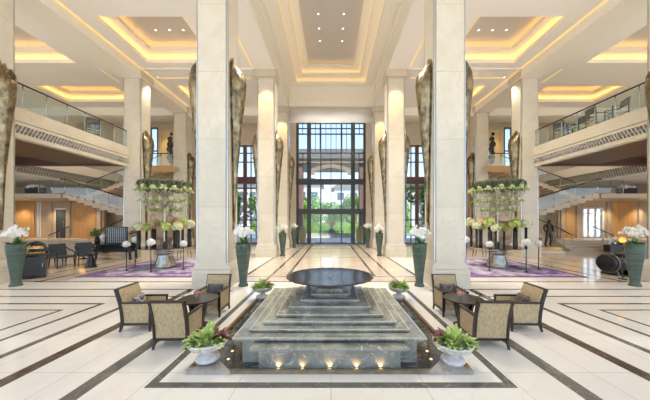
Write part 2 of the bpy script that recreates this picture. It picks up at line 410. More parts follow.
def coffer(x0, x1, y0, y1, z, insets, fh, gap, top, name, estr='cove'):
    bm = NB(); lb = NB(); w = .36; zz = z
    ring(bm, x0, x1, y0, y1, w, zz+.004, zz+fh)
    for ins in insets:
        ring(lb, x0-.1, x1+.1, y0-.1, y1+.1, .16, zz+fh, zz+fh+.03)
        ring(bm, x0-w, x1+w, y0-w, y1+w, .04, zz+fh, zz+fh+gap)
        zz += fh + gap; x0 += ins; x1 -= ins; y0 += ins; y1 -= ins
        ring(bm, x0, x1, y0, y1, w+ins, zz, zz+fh)
    ring(lb, x0-.1, x1+.1, y0-.1, y1+.1, .16, zz+fh, zz+fh+.03)
    ring(bm, x0-w, x1+w, y0-w, y1+w, .04, zz+fh, zz+fh+top)
    box(bm, x0-w-.04, x1+w+.04, y0-w-.04, y1+w+.04, zz+fh+top, zz+fh+top+.05, 1)
    o = struct(obj(name, bm, ['beam', 'panel'])); obj('cove_light', lb, estr, o)
    return zz+fh+top
n = 1
for a in coffers[:-1]:
    h = coffer(*a, SOF, (.42,), .20, .24, .26, 'trim_%d' % n); n += 1
    if a[2] < 12 and abs(a[0]) < 11: hp = h
navz = coffer(-2.62, 2.62, -4.4, 19.85, 12.6, (.48, .48), .17, .20, .22, 'trim_%d' % n, 'nave_cove'); n += 1
bm = NB()
for s in (-1, 1):
    box(bm, s*3.28, s*3.36, -5, 20.3, SOF-.012, 12.6); box(bm, s*2.6, s*3.36, -5, 20.3, 12.59, 12.75)
    box(bm, s*3.19, s*3.28, -5, 20.3, 12.0, 12.6)                      # moulding step on the nave beam
box(bm, -3.36, 3.36, 20.3, 21.0, 11.0, 12.75); box(bm, -3.36, 3.36, 20.18, 20.3, 11.05, 11.45); box(bm, -3.36, 3.36, 19.8, 20.3, 12.585, 12.75); box(bm, -3.36, 3.36, -5, -4.4, 12.6, 12.75); box(bm, -3.36, 3.36, -5.1, -5, SOF, 12.75)
struct(obj('trim_%d' % n, bm, 'beam')); n += 1
for s in (-1, 1):                                                       # long beams over the balcony columns, cross beam by the third row
    bm = NB(); box(bm, s*11.0, s*12.25, -6, YW, 10.42, SOF); box(bm, s*4.4, s*30, 20.2, 20.9, 10.3, SOF); box(bm, s*4.4, s*11, 14.95, 15.0, SOF-.06, SOF)
    struct(obj('trim_%d' % n, bm, 'beam')); n += 1
    lb = NB()
    box(lb, s*10.90, s*10.99, 9.5, 19.9, SOF-.03, SOF-.005)
    for y in (15.05, 16.0): box(lb, s*4.9, s*10.6, y-.03, y+.03, SOF-.02, SOF-.003)
    box(lb, s*4.47, s*4.53, 11.5, 14.8, SOF-.02, SOF-.003)
    for x in (8.1, 12.75, 13.4): box(lb, s*(x-.03), s*(x+.03), 14.9+.2, 16.5, SOF-.02, SOF-.003)
    struct(obj('trim_%d' % n, lb, 'slot')); n += 1

# downlights
def make_downlight():
    t = thing('downlight', '', 'ceiling light')
    bm = NB(); lathe(bm, [(.042, -.012), (.06, -.012), (.06, 0), (.042, 0)], 16, cap=False); obj('trim_ring', bm, 'white', t)
    bm = NB(); lathe(bm, [(.04, -.008), (.04, -.002)], 16); obj('lens', bm, 'lamp', t)
    return t
d0 = make_downlight(); first = True
def downlight(loc, label, group, energy, spot=1.5, col=(1, .92, .80)):
    global first
    if first: d0.location = loc; d0['label'] = label; d0['group'] = group; first = False
    else: dup(d0, loc, 0, label, group)
    if energy: light('SPOT', (loc[0], loc[1], loc[2]-.06), energy, col, .06, spot=spot)
for y in (10.5, 12.0, 13.45, 14.6, 15.7, 16.8):
    for s in (-1, 1):
        downlight((s*.72, y, navz-.002), 'tiny recessed downlight in one of the two rows of the nave ceiling panel', 'nave ceiling downlights', 420, 1.5)
for s in (-1, 1):
    side = 'left' if s < 0 else 'right'
    for x in (7.5, 8.2, 8.9):
        downlight((s*x, 13.2, hp-.002), 'recessed downlight in the %s square ceiling coffer' % side, 'downlights of the %s coffer' % side, 300, 1.7, (1, .85, .66))
    for x, y in ((5.3, 12.2), (5.3, 15.7), (10.6, 15.9)):
        downlight((s*x, y, SOF-.003), 'small downlight in flat soffit on the %s of the nave' % side, 'soffit downlights %s' % side, 240, 1.5)
    for x, y in ((15.5, 12), (18, 13.4)):
        downlight((s*x, y, hp-.002), 'downlight in gold lit coffer over the %s balcony' % side, 'downlights over the %s balcony' % side, 160, 1.8)

for r in (1, 2):
    for x in (-3.79, 3.79, -11.6, 11.6): light('SPOT', (x, ROW[r]-.7, SOF-.2), 360, (1, .62, .29), .06, spot=1.0, rot=(math.radians(9), 0, 0))
# ------------------------------------------------------------------ window wall
holes = [(-3.12, 3.12, 0, 10.97), (20.2, 25.4, .7, 3.6), (-27.5, -24.6, .7, 3.8)]
for s in (-1, 1):
    holes += [(min(s*9.5, s*5.0), max(s*9.5, s*5.0), .0, 8.9), (min(s*15.5, s*16.9), max(s*15.5, s*16.9), 6.6, 10.5)]
xs = [-31, 31]; zs = [0, 12.8]
for a in holes: xs += a[:2]; zs += a[2:]
xs = sorted(set(xs)); zs = sorted(set(zs))
bm = NB()
for i in range(len(xs)-1):
    for j in range(len(zs)-1):
        cx, cz = (xs[i]+xs[i+1])/2, (zs[j]+zs[j+1])/2
        if any(a[0] < cx < a[1] and a[2] < cz < a[3] for a in holes): continue
        box(bm, xs[i], xs[i+1], YW, YW+.35, zs[j], zs[j+1])
bmesh.ops.remove_doubles(bm, verts=bm.verts, dist=1e-5)
struct(obj('wall_back', bm, 'stone_warm'))
bm = NB()
for s in (-1, 1): box(bm, s*30, s*30.3, 8.2, YW, 0, 12.8)
struct(obj('wall_side', bm, 'stone_warm'))
bm = NB(); box(bm, -3.3, 3.3, 21, YW+.1, 11.0, 11.1); struct(obj('ceiling_porch', bm, 'white'))
for x in (-1.3, 1.3): light('SPOT', (x, 22.6, 5.95), 420, (1, .95, .88), .05, rot=(math.radians(174), 0, 0), spot=1.0, blend=1)  # added uplights with no visible fixture, brighten the porch ceiling

def window(name, x0, x1, z0, z1, vert, horiz, frame='dark_frame', y=YW+.1, t=.09):
    """vert: (x, width, zlo, zhi); horiz: (z, height, xlo, xhi)"""
    bm = NB()
    box(bm, x0, x0+.12, y-.08, y+.12, z0, z1); box(bm, x1-.12, x1, y-.08, y+.12, z0, z1); box(bm, x0, x1, y-.08, y+.12, z1-.12, z1)
    for x, w, a, b in vert: box(bm, x-w/2, x+w/2, y-.5*t-(.1 if w > .2 else 0), y+.5*t+.05, a, b)
    for z, h, a, b in horiz: box(bm, a, b, y-.5*t-(.08 if h > .2 else 0), y+.5*t+.04, z-h/2, z+h/2)
    o = struct(obj(name, bm, frame))
    g = NB(); box(g, x0+.05, x1-.05, y+.005, y+.015, z0, z1-.05); obj('pane', g, 'glass', o)
    return o
V = []; Hh = []
for s in (-1, 1):
    V += [(s*1.97, .36, 0, 10.97), (s*.92, .10, 0, 10.97), (s*2.55, .06, 9.92, 10.9), (s*2.95, .1, 0, 10.97)]
    for x in (.46, 1.4, 1.0): V.append((s*x, .05, 8.2, 10.9))
    V.append((s*2.52, .06, 5.85, 8.2))
V += [(0, .06, 3.1, 10.9)]
Hh += [(5.62, .50, -3.12, 3.12), (2.95, .46, -3.12, 3.12), (8.2, .09, -3.12, 3.12), (9.92, .09, -3.12, 3.12), (10.42, .08, -3.12, 3.12), (.06, .12, -3.12, 3.12)]
window('window_1', -3.12, 3.12, 0, 10.97, V, Hh)
k = 2
for s in (-1, 1):
    a, b = sorted((s*9.5, s*5.0))
    V = [(s*7.72, .28, 0, 8.9), (s*8.55, .07, 0, 8.9), (s*7.2, .07, 0, 8.9), (s*6.2, .25, 0, 8.9)]
    Hh = [(5.75, .62, a, b), (5.05, .12, a, b), (8.2, .08, a, b), (7.4, .08, a, b), (2.2, .1, a, b), (1.6, .06, a, b), (.08, .16, a, b)]
    window('window_%d' % k, a, b, 0, 8.9, V, Hh, 'red_frame'); k += 1
    a, b = sorted((s*15.5, s*16.9))
    window('window_%d' % k, a, b, 6.6, 10.5, [(s*16.2, .1, 6.6, 10.5)], [(8.4, .1, a, b)]); k += 1
YL = 21.6
for s in (-1, 1):                                                       # lounge wall under the landing of each wing
    gaps = ((24.1, 24.45, .75, 3.75),) if s < 0 else ((20.9, 22.7, .75, 3.2),)
    bm = NB(); gx0, gx1, gz0, gz1 = gaps[0]
    box(bm, s*18.9, s*gx0, YL, YL+.2, .68, 4.95); box(bm, s*gx1, s*30, YL, YL+.2, .68, 4.95); box(bm, s*gx0, s*gx1, YL, YL+.2, .68, gz0)
    box(bm, s*gx0, s*gx1, YL, YL+.2, gz1, 4.95)
    for x in (19.2, 21.75, 23.3, 27.0) if s < 0 else (19.2, 20.5, 23.0, 25.6): box(bm, s*x-.16, s*x+.16, YL-.12, YL, .68, 3.69)
    struct(obj('wall_lounge', bm, 'sand_wall'))
    o = window('window_%d' % k, min(s*gx0, s*gx1), max(s*gx0, s*gx1), gz0, gz1, [] if s < 0 else [(21.5, .07, .75, 3.2), (22.1, .07, .75, 3.2)], [] if s < 0 else [(2.7, .07, 20.9, 22.7)], 'white', y=YL+.1); k += 1
    bm = NB()
    for x0, x1 in ((19.5, 21.4), (24.6, 26.3)) if s < 0 else ((23.3, 25.2), (19.5, 20.2)): box(bm, s*x0, s*x1, YL-.05, YL-.002, .70, 3.66)
    struct(obj('wall_panelling', bm, 'honey', bevel=.01))
# wood panelling, niche and dark door on the back walls of the wings
for s in (-1, 1):
    bm = NB()
    for x0, x1, z1 in ((12.3, 13.0, 5.6), (16.9, 18.2, 4.9)):
        box(bm, s*x0, s*x1, YW-.06, YW-.002, .0, z1)
    struct(obj('wall_panelling', bm, 'honey', bevel=.01))
    bm = NB(); box(bm, s*13.85, s*15.15, YW-.03, YW-.002, 6.25, 10.1); box(bm, s*13.75, s*13.87, YW-.14, YW-.002, 6.25, 10.2); box(bm, s*15.13, s*15.25, YW-.14, YW-.002, 6.25, 10.2); box(bm, s*13.75, s*15.25, YW-.14, YW-.002, 10.1, 10.2)
    struct(obj('trim_niche', bm, 'niche'))
    t = thing('wall_art', 'strand of black discs hanging in yellow-lit niche %s of the window' % ('left' if s < 0 else 'right'), 'wall art', (s*14.35, YW-.12, 7.2))
    for i, (dx, dz, r) in enumerate(((.05, 0, .16), (.0, .38, .27), (.12, .78, .14), (-.06, 1.1, .25), (.04, 1.55, .30), (.0, 2.0, .22), (.12, 2.45, .13))):
        bm = NB(); lathe(bm, [(r*.6, -.03), (r, -.02), (r, .02), (r*.6, .03)], 18)
        bmesh.ops.rotate(bm, verts=bm.verts, cent=(0, 0, 0), matrix=Matrix.Rotation(PI/2, 3, 'X')); bmesh.ops.translate(bm, verts=bm.verts, vec=(dx, 0, dz+.2))
        obj('disc', bm, 'black', t)
    bm = NB(); tube(bm, [(.03, .04, -.1), (.03, .04, 2.95)], .015, 6); obj('rod', bm, 'rail', t)
    light('SPOT', (s*14.5, YW-1.0, 10.7), 130, (1, .75, .4), .08, rot=(math.radians(12), 0, 0), spot=1.0)
bm = NB(); box(bm, -22.8, -22.0, YL-.08, YL-.002, .68, 3.05); box(bm, -22.9, -21.9, YL-.05, YL-.002, .68, 3.15, 1)
d = struct(obj('door_1', bm, ['charcoal', 'plaster'])); bm = NB(); tube(bm, [(-22.1, YL-.12, 1.6), (-22.1, YL-.12, 2.1)], .02, 6); obj('door_handle', bm, 'steel', d)

# ------------------------------------------------------------------ wings: balcony, stairs
def railing(name, label, path, h, gap, glass=True, post_r=.018, posts=True):
    """path: list of points along the foot; a glass balustrade with posts and a handrail"""
    t = thing(name, label, 'railing')
    P = [Vector(p) for p in path]
    bm = NB(); tube(bm, [p + Vector((0, 0, h)) for p in P], .035, 8); obj('handrail', bm, 'rail', t)
    for a, b in zip(P, P[1:]):
        L = (b - a).length; m = max(1, round(L / gap))
        for i in range(m):
            p, q = a.lerp(b, i/m), a.lerp(b, (i+1)/m)
            if glass:
                g = NB(); d = (q - p); sd = Vector((-d.y, d.x, 0)).normalized()*.006
                vs = [g.verts.new(x + o + Vector((0, 0, z))) for o in (sd, -sd) for x, z in ((p+d*.02, .04), (q-d*.02, .04), (q-d*.02, h-.08), (p+d*.02, h-.08))]
                for f in ((0, 1, 2, 3), (7, 6, 5, 4), (0, 4, 5, 1), (1, 5, 6, 2), (2, 6, 7, 3), (3, 7, 4, 0)): g.faces.new([vs[j] for j in f])
                obj('glass_panel', g, 'rail_glass', t)
            if posts:
                b_ = NB(); tube(b_, [p + Vector((0, 0, -.15)), p + Vector((0, 0, h))], post_r, 6); obj('post', b_, 'steel', t)
    if posts:
        b_ = NB(); tube(b_, [P[-1] + Vector((0, 0, -.15)), P[-1] + Vector((0, 0, h))], post_r, 6); obj('post', b_, 'steel', t)
    return t
def louvre(bm, x, s, y0, y1, z0, z1, step=.13):
    box(bm, s*(x+.12), s*(x+.16), y0, y1, z0, z1, 1)
    y = y0
    while y < y1 - .1:
        bar(bm, (s*(x+.05), y, z0), (s*(x+.05), y+.16, z1), .10, .035, 0, side=(1, 0, 0)); y += step
    box(bm, s*x, s*(x+.1), y0, y1, (z0+z1)/2-.012, (z0+z1)/2+.012)
for s in (-1, 1):
    side = 'left' if s < 0 else 'right'
    XB = 11.8
    root = struct(bpy.data.objects.new('balcony_slab', None)); C.objects.link(root)
    bm = NB(); box(bm, s*XB, s*(XB+.3), 8.3, 15.2, 5.88, 6.4); box(bm, s*(XB+.02), s*(XB+.3), 8.3, 15.2, 5.74, 5.86); box(bm, s*XB, s*(XB+.3), 8.3, 15.2, 5.25, 5.42); box(bm, s*(XB+.03), s*30, 8.3, 15.2, 6.2, 6.38)
    box(bm, s*(XB+.17), s*(XB+.3), 8.3, 15.2, 5.4, 5.9)
    obj('fascia', bm, 'stone', root)
    bm = NB(); louvre(bm, XB, s, 8.4, 15.15, 5.42, 5.74); obj('louvre_vent', bm, ['louvre', 'louvre_dark'], root)
    bm = NB(); box(bm, s*(XB+.3), s*14.9, 8.3, 14.5, 5.27, 5.4); box(bm, s*14.9, s*30, 8.3, 14.5, 5.62, 5.7, 1); box(bm, s*14.9, s*15.0, 8.3, 14.5, 5.27, 5.7); box(bm, s*17.5, s*30, 12.2, 14.2, 5.27, 5.4)
    obj('soffit', bm, ['wood', 'wood_dark'], root)
    bm = NB(); box(bm, s*(XB+.02), s*30, 14.5, 14.75, 5.2, 5.7); obj('edge_beam', bm, 'wood', root)
    railing('glass_balustrade', 'glass balustrade with dark handrail along the %s upper balcony' % side, [(s*(XB+.1), 8.35, 6.4), (s*(XB+.1), 15.1, 6.4)], .95, .85)
    # outer gallery with louvre
    root = struct(bpy.data.objects.new('gallery_slab', None)); C.objects.link(root)
    bm = NB(); box(bm, s*18.6, s*30, 15.2, YW-.1, 5.55, 6.2); box(bm, s*18.8, s*30, 15.2, YW-.1, 4.95, 5.05); box(bm, s*18.85, s*18.95, 15.2, YW-.1, 5.0, 5.6)
    obj('fascia', bm, 'plaster', root)
    bm = NB(); louvre(bm, 18.65, s, 15.25, 22.9, 5.05, 5.55, .16); obj('louvre_vent', bm, ['louvre', 'louvre_dark'], root)
    # raised floor with front steps
    bm = NB()
    for i in range(4): box(bm, s*16.7, s*19.4, 18.2+.33*i, YW-.02, .17*i, .17*(i+1))
    box(bm, s*19.4, s*29.9, 19.2, YW-.02, 0, .68); box(bm, s*12.9, s*16.7, 19.55, YW-.02, 0, .68)
    struct(obj('stair_platform', bm, 'tread', bevel=.012))
    # lower flight, rising inward behind
    def flight(name, x0, z0, dx, dz, nn, y0, y1, thick, m, lights=False):
        bm = NB()
        for i in range(nn):
            xa, xb = x0+dx*i, x0+dx*(i+1); z = z0+dz*(i+1)
            box(bm, s*xa, s*xb, y0, y1, z-thick, z)
        o = struct(obj(name, bm, m))
        return o
    flight('stair_flight', 16.6, .68, -.30, .16, 11, 19.7, 21.0, .34, 'tread')
    flight('stair_flight', 13.3, 2.35, .54, .165, 10, 18.0, 19.3, .32, 'tread')
    flight('stair_flight', 18.6, 3.98, -.42, .155, 14, 19.75, 21.2, .30, 'tread')
    bm = NB(); box(bm, s*11.7, s*13.35, 17.9, 21.2, 2.1, 2.4); struct(obj('stair_landing', bm, 'tread'))
    bm = NB(); box(bm, s*18.6, s*29.9, 18.0, 21.55, 3.7, 4.0); struct(obj('stair_landing', bm, 'tread'))
    bm = NB(); box(bm, s*11.7, s*14.6, 19.4, 23.2, 5.9, 6.2); box(bm, s*11.7, s*14.6, 19.36, 19.4, 5.75, 6.22, 1); struct(obj('upper_landing', bm, ['tread', 'honey']))
    railing('stair_railing', 'glass stair railing with bent dark handrail on %s middle flight' % side, [(s*13.4, 18.05, 2.45), (s*18.5, 18.05, 4.0), (s*20.3, 18.05, 4.0)], 1.0, 1.1)
    railing('stair_railing', 'glass railing of the highest %s flight behind the others' % side, [(s*18.6, 19.8, 4.1), (s*12.9, 19.8, 6.15)], .95, 1.2)
    railing('stair_railing', 'low metal handrail of the bottom %s flight' % side, [(s*16.7, 19.65, .85), (s*13.4, 19.65, 2.5)], .9, .9, glass=False)
    railing('step_handrail', 'short metal handrail at inner side of the %s lobby steps' % side, [(s*16.65, 17.9, .15), (s*16.65, 19.3, .75)], .95, .7, glass=False)
    railing('step_handrail', 'short metal handrail at outer side of the %s lobby steps' % side, [(s*19.45, 17.9, .15), (s*19.45, 19.3, .75)], .95, .7, glass=False)
    railing('glass_balustrade', 'glass guard of the high %s landing near the art niche' % side, [(s*11.9, 19.45, 6.2), (s*14.5, 19.45, 6.2)], .95, .9)
    # black planter on the landing edge
    t = thing('planter_box', 'black planter box of white flowers on %s stair landing edge' % side, 'planter', (s*20.9, 18.4, 4.0))
    bm = NB(); box(bm, -.65, .65, -.12, .12, 0, .42); obj('box', bm, 'black', t, bevel=.01)
    bm = NB()
    for i in range(26): bloom(bm, (R.uniform(-.6, .6), R.uniform(-.12, .12), .42+R.uniform(0, .2)), (R.uniform(-.5, .5), -1, .6), .08)
    obj('blossoms', bm, 'orchid', t)
    bm = NB()
    for i in range(24): blade(bm, (R.uniform(-.6, .6), 0, .4), R.uniform(0, 6.3), .18, .05, .18, .1, 3)
    obj('leaves', bm, 'leaf_dark', t)
    # added warm spots without fixtures, to warm and brighten the wing
    for x, y, z, e, sp_ in ((13.4, 12, 5.2, 110, 1.7), (16.0, 20.9, 5.4, 260, 1.9), (20.5, 17.0, 5.2, 200, 1.7), (22.5, 20.8, 3.6, 150, 2.0), (25.4, 20.8, 3.6, 150, 2.0), (19.5, 20.5, 3.6, 110, 2.0), (17.5, 18.5, SOF-.1, 500, 1.5), (20, 11.5, 5.5, 150, 1.7)):
        light('SPOT', (s*x, y, z), e, (1, .76, .48), .1, spot=sp_, blend=.8)

# ------------------------------------------------------------------ rugs
for s in (-1, 1):
    bm = NB(); box(bm, -1.95, 1.95, -2.15, 2.15, 0, .02); ring(bm, -1.95, 1.95, -2.15, 2.15, .22, 0, .021, 1)
    tag(obj('area_rug', bm, ['rug', 'rug_edge'], loc=(s*7.38, 12.05, 0)), 'mottled purple and lavender rug under the %s flower tower' % ('left' if s < 0 else 'right'), 'rug')

# ------------------------------------------------------------------ fountain
t = thing('fountain', 'stepped green marble pyramid fountain with dark scalloped bowl on top', 'fountain', (-.02, 5.12, 0))
bm = NB(); box(bm, -1.94, 1.94, -1.52, 2.05, .0, .025); obj('basin', bm, 'pool', t)
for ya in (-1.56, 2.03): bm = NB(); box(bm, -1.96, 1.96, ya, ya+.05, 0, .05); obj('basin_curb', bm, 'curb', t)
for s in (-1, 1):
    bm = NB(); box(bm, s*1.90, s*1.96, -1.5, 2.03, 0, .075); obj('bronze_rim', bm, 'bronze_rim', t, bevel=.008)
    for y, d in ((-1.56, 1), (2.09, -1)):
        bm = NB(); prism(bm, [(s*1.97, y-.01*d), (s*1.36, y-.01*d), (s*1.66, y+.30*d), (s*1.97, y+.52*d)], 2, 0, .055); obj('corner_slab', bm, 'slab', t)
bm = NB(); box(bm, -1.0, 1.0, -1.46, -1.0, .02, .31); obj('front_block', bm, 'green_marble', t)
bm = NB(); box(bm, -1.1, 1.1, -1.545, -1.0, .31, .345); obj('front_slab', bm, 'green_marble', t, bevel=.006)
bm = NB(); box(bm, -1.28, 1.28, -1.3, 1.3, .02, .37); obj('plinth', bm, 'green_marble', t)
hw = (1.40, 1.21, 1.05, .877, .70, .522, .348); hz = (.42, .465, .52, .57, .64, .70, .76)
z0 = .37
for w, z in zip(hw, hz):
    bm = NB(); box(bm, -w, w, -w, w, z-.03, z); box(bm, -w+.04, w-.04, -w+.04, w-.04, z0-.005, z-.03); obj('step', bm, 'green_marble', t, bevel=.008)
    bm = NB(); ring(bm, -w+.022, w-.022, -w+.022, w-.022, .020, z-.004, z+.002); obj('step_edge', bm, 'pale_edge', t); z0 = z  # pale band paints the bright highlight along each step edge
bm = NB(); box(bm, -.24, .24, -.24, .24, .76, .83); lathe(bm, [(.16, .83), (.12, .87), (.2, .93)], 20); obj('pedestal', bm, 'green_marble', t)
bm = NB(); sc_f = lambda a, z, k: 1 + (.022*abs(math.cos(a*12)) if k > 1 else 0)
lathe(bm, [(.2, .925), (.45, .955), (.76, .985), (.84, 1.005), (.84, 1.022), (.80, 1.018), (.4, 1.010), (.05, 1.010)], 96, (0, .05, 0), rad=sc_f); obj('bowl', bm, 'bowl', t)
bm = NB(); lathe(bm, [(.055, .99), (.04, 1.02), (.02, 1.05), (.008, 1.06)], 12); obj('water_jet', bm, 'crystal', t)
for x, y in ((-.72, -1.485), (-.38, -1.485), (.0, -1.485), (.38, -1.485), (.72, -1.485), (-1.52, -1.22), (-1.55, -.98), (1.52, -1.22), (1.55, -.98), (-1.6, .6), (1.6, .6)):
    bm = NB(); lathe(bm, [(.022, .025), (.022, .034), (.015, .036)], 12, (x, y, 0)); obj('pool_lamp', bm, 'puck', t)
    light('SPOT', (x-.02, 5.12+y, .04), 1.2, (1, .6, .25), .015, rot=(math.radians(160) if abs(x) < 1 else PI, 0, 0), spot=1.9)

# ------------------------------------------------------------------ planted urns
def make_urn(seed):
    t = thing('planted_urn', '', 'planter')
    bm = NB(); lathe(bm, [(.165, 0), (.17, .025), (.155, .05), (.10, .07), (.065, .10), (.062, .125), (.09, .145)], 28); obj('foot', bm, 'urn', t)
    bm = NB(); gd = lambda a, z, k: 1 + (.035*math.cos(a*18) if 1 <= k <= 4 else 0)
    lathe(bm, [(.08, .14), (.15, .155), (.22, .185), (.25, .22), (.262, .25), (.285, .27), (.285, .29), (.265, .29), (.235, .265), (.05, .25)], 72, rad=gd); obj('bowl', bm, 'urn', t)
    rr = random.Random(seed); bm = NB(); b2 = NB(); b3 = NB()
    for i in range(100):
        a = rr.uniform(0, 6.28); d = rr.uniform(.02, .20); dark = math.cos(a-.6) > .72
        blade(b2 if dark else (b3 if rr.random() < .45 else bm), (d*math.cos(a), d*math.sin(a), .26), a+rr.uniform(-.5, .5), rr.uniform(.10, .18), rr.uniform(.06, .09), rr.uniform(.18, .34)*(1.25-d*3.2), rr.uniform(.08, .2), 5)
    obj('green_leaves', bm, 'leaf', t); obj('pale_leaves', b3, 'leaf_lime', t); obj('purple_leaves', b2, 'leaf_purple', t)
    return t
u0 = make_urn(3); u0.location = (-1.80, 3.80, .085); u0['label'] = 'white stone urn of green and purple leaves at front left fountain corner'
dup(u0, (1.78, 3.80, .055), 1.9, 'white stone urn of green and purple leaves at front right fountain corner')
dup(u0, (-1.84, 6.98, .055), 0.3, 'white stone urn with leafy plants at far left fountain corner')
dup(u0, (1.82, 6.98, .055), 1.2, 'white stone urn with leafy plants at far right fountain corner')

# ------------------------------------------------------------------ orchid vases
def make_vase(seed):
    t = thing('orchid_vase', '', 'vase')
    bm = NB(); lathe(bm, [(.155, 0), (.16, .03), (.125, .10), (.118, .16), (.14, .40), (.185, .75), (.222, 1.05), (.236, 1.25), (.232, 1.34), (.215, 1.38), (.20, 1.36), (.20, 1.30), (.02, 1.29)], 32); obj('vase_body', bm, 'vase', t)
    rr = random.Random(seed); bm = NB()
    for i in range(34): blade(bm, (0, 0, 1.30), rr.uniform(0, 6.3), rr.uniform(.18, .34), .09, rr.uniform(.15, .42), rr.uniform(.1, .3), 5)
    obj('leaves', bm, 'leaf_dark', t)
    bs = NB(); bb = NB()
    for i in range(13):
        a = i*2*PI/13 + rr.uniform(-.2, .2); reach = rr.uniform(.16, .38); hh = rr.uniform(.36, .60); pts = []
        for j in range(8):
            q = j/7; pts.append((math.cos(a)*reach*q**1.5, math.sin(a)*reach*q**1.5, 1.3 + hh*math.sin(q*2.15)))
        tube(bs, pts, .006, 5)
        for j in range(3, 8):
            for m in range(2):
                p = Vector(pts[j]) + Vector((rr.uniform(-.06, .06), rr.uniform(-.06, .06), rr.uniform(-.07, .04)))
                bloom(bb, p, (math.cos(a)+rr.uniform(-.6, .6), math.sin(a)-.7+rr.uniform(-.6, .6), .2), rr.uniform(.045, .062), 5)
    st_ = obj('flower_stems', bs, 'leaf', t); obj('blossoms', bb, 'orchid', st_)
    return t
v0 = None
for x, y, scl, lb in ((-2.84, 8.42, 1, 'tall green vase of white orchids by the front left nave column'), (2.86, 8.42, 1, 'tall green vase of white orchids by the front right nave column'),
        (-2.9, 15.6, 1, 'green vase of white orchids beside middle left nave column'), (2.9, 15.6, 1, 'green vase of white orchids beside middle right nave column'),
        (-2.9, 20.5, 1, 'farthest green orchid vase left of the entrance doors'), (2.9, 20.5, 1, 'farthest green orchid vase right of the entrance doors'),
        (-10.2, 8.42, 1.0, 'green vase of white orchids at far left beside the pastry counter'), (9.84, 8.42, 1.0, 'green vase of white orchids at far right beside the black barrel')):
    if v0 is None: v0 = make_vase(5); v0.location = (x, y, 0); v0['label'] = lb
    else: dup(v0, (x, y, 0), x*1.3+y, lb)

# ------------------------------------------------------------------ armchairs, cushions and tables
def make_chair():
    t = thing('armchair', '', 'armchair')
    hw = .285
    def prof(z): return -.27 - .13*((z-.14)/.66)**1.0 - .03*math.sin(PI*(z-.14)/.66)*-1
    zs = [.14+.66*i/6 for i in range(7)]
    # back upholstery
    bm = NB()
    pts = [(prof(z), z) for z in zs]; poly = [(y+.005, z) for y, z in pts] + [(y+.085, z) for y, z in reversed(pts)]
    prism(bm, poly, 0, -hw+.03, hw-.03); obj('backrest', bm, 'chenille', t)
    # frame of the back
    for sx in (-1, 1):
        bm = NB(); poly = [(y-.012, z) for y, z in pts] + [(y+.05, z) for y, z in reversed(pts)]
        prism(bm, poly, 0, sx*hw, sx*(hw-.04)); obj('back_stile', bm, 'ebony', t)
    bm = NB(); bar(bm, (-hw, prof(.80)+.03, .80), (hw, prof(.80)+.03, .80), .07, .035); bar(bm, (-hw, prof(.14)+.02, .15), (hw, prof(.14)+.02, .15), .05, .045); obj('back_rail', bm, 'ebony', t, bevel=.004)
    # sides
    for sx in (-1, 1):
        bm = NB(); prism(bm, [(-.26, .15), (.24, .15), (.255, .53), (-.30, .53)], 0, sx*(hw-.01), sx*(hw-.06)); obj('side_panel', bm, 'chenille', t)
        bm = NB(); bar(bm, (sx*(hw-.025), -.31, .545), (sx*(hw-.025), .275, .545), .06, .03); bar(bm, (sx*(hw-.02), -.27, .145), (sx*(hw-.02), .26, .145), .045, .045)
        prism(bm, [(.225, .13), (.262, .13), (.275, .54), (.235, .54)], 0, sx*hw, sx*(hw-.055)); obj('arm_frame', bm, 'ebony', t, bevel=.004)
        for y0, y1, nm in ((.24, .25, 'leg'), (-.265, -.305, 'leg')):
            bm = NB(); a, b = (sx*(hw-.025), y0, .15), (sx*(hw-.02), y1, 0)
            A = [bm.verts.new((a[0]+i*.022, a[1]+j*.022, a[2])) for i, j in ((-1, -1), (1, -1), (1, 1), (-1, 1))]
            B = [bm.verts.new((b[0]+i*.015, b[1]+j*.015, b[2])) for i, j in ((-1, -1), (1, -1), (1, 1), (-1, 1))]
            bm.faces.new(A); bm.faces.new(B[::-1])
            for i in range(4): bm.faces.new((A[i], B[i], B[(i+1) % 4], A[(i+1) % 4]))
            bmesh.ops.recalc_face_normals(bm, faces=bm.faces); obj(nm, bm, 'ebony', t)
    bm = NB(); box(bm, -hw+.06, hw-.06, -.26, .255, .14, .26); obj('seat_base', bm, 'chenille', t)
    bm = NB(); box(bm, -hw+.062, hw-.062, -.25, .262, .262, .39); obj('seat', bm, 'chenille_pale', t, bevel=.03)
    return t
ch = None
for x, y, rz, lb in ((-2.645, 4.55, 0.03, 'gold armchair seen from behind nearest the front left urn'), (-3.70, 5.20, -PI/2+.04, 'gold armchair with patterned cushion left of the left round table'), (-2.70, 5.93, PI, 'gold armchair with navy cushion against the front left column'),
        (2.645, 4.55, -.03, 'gold armchair seen from behind nearest the front right urn'), (3.70, 5.20, PI/2-.04, 'gold armchair with plum cushion right of the right round table'), (2.72, 5.93, PI, 'gold armchair with dark cushion against the front right column')):
    if ch is None: ch = make_chair(); ch.location = (x, y, 0); ch.rotation_euler.z = rz; ch['label'] = lb; ch['group'] = 'gold lounge armchairs'
    else: dup(ch, (x, y, 0), rz, lb)
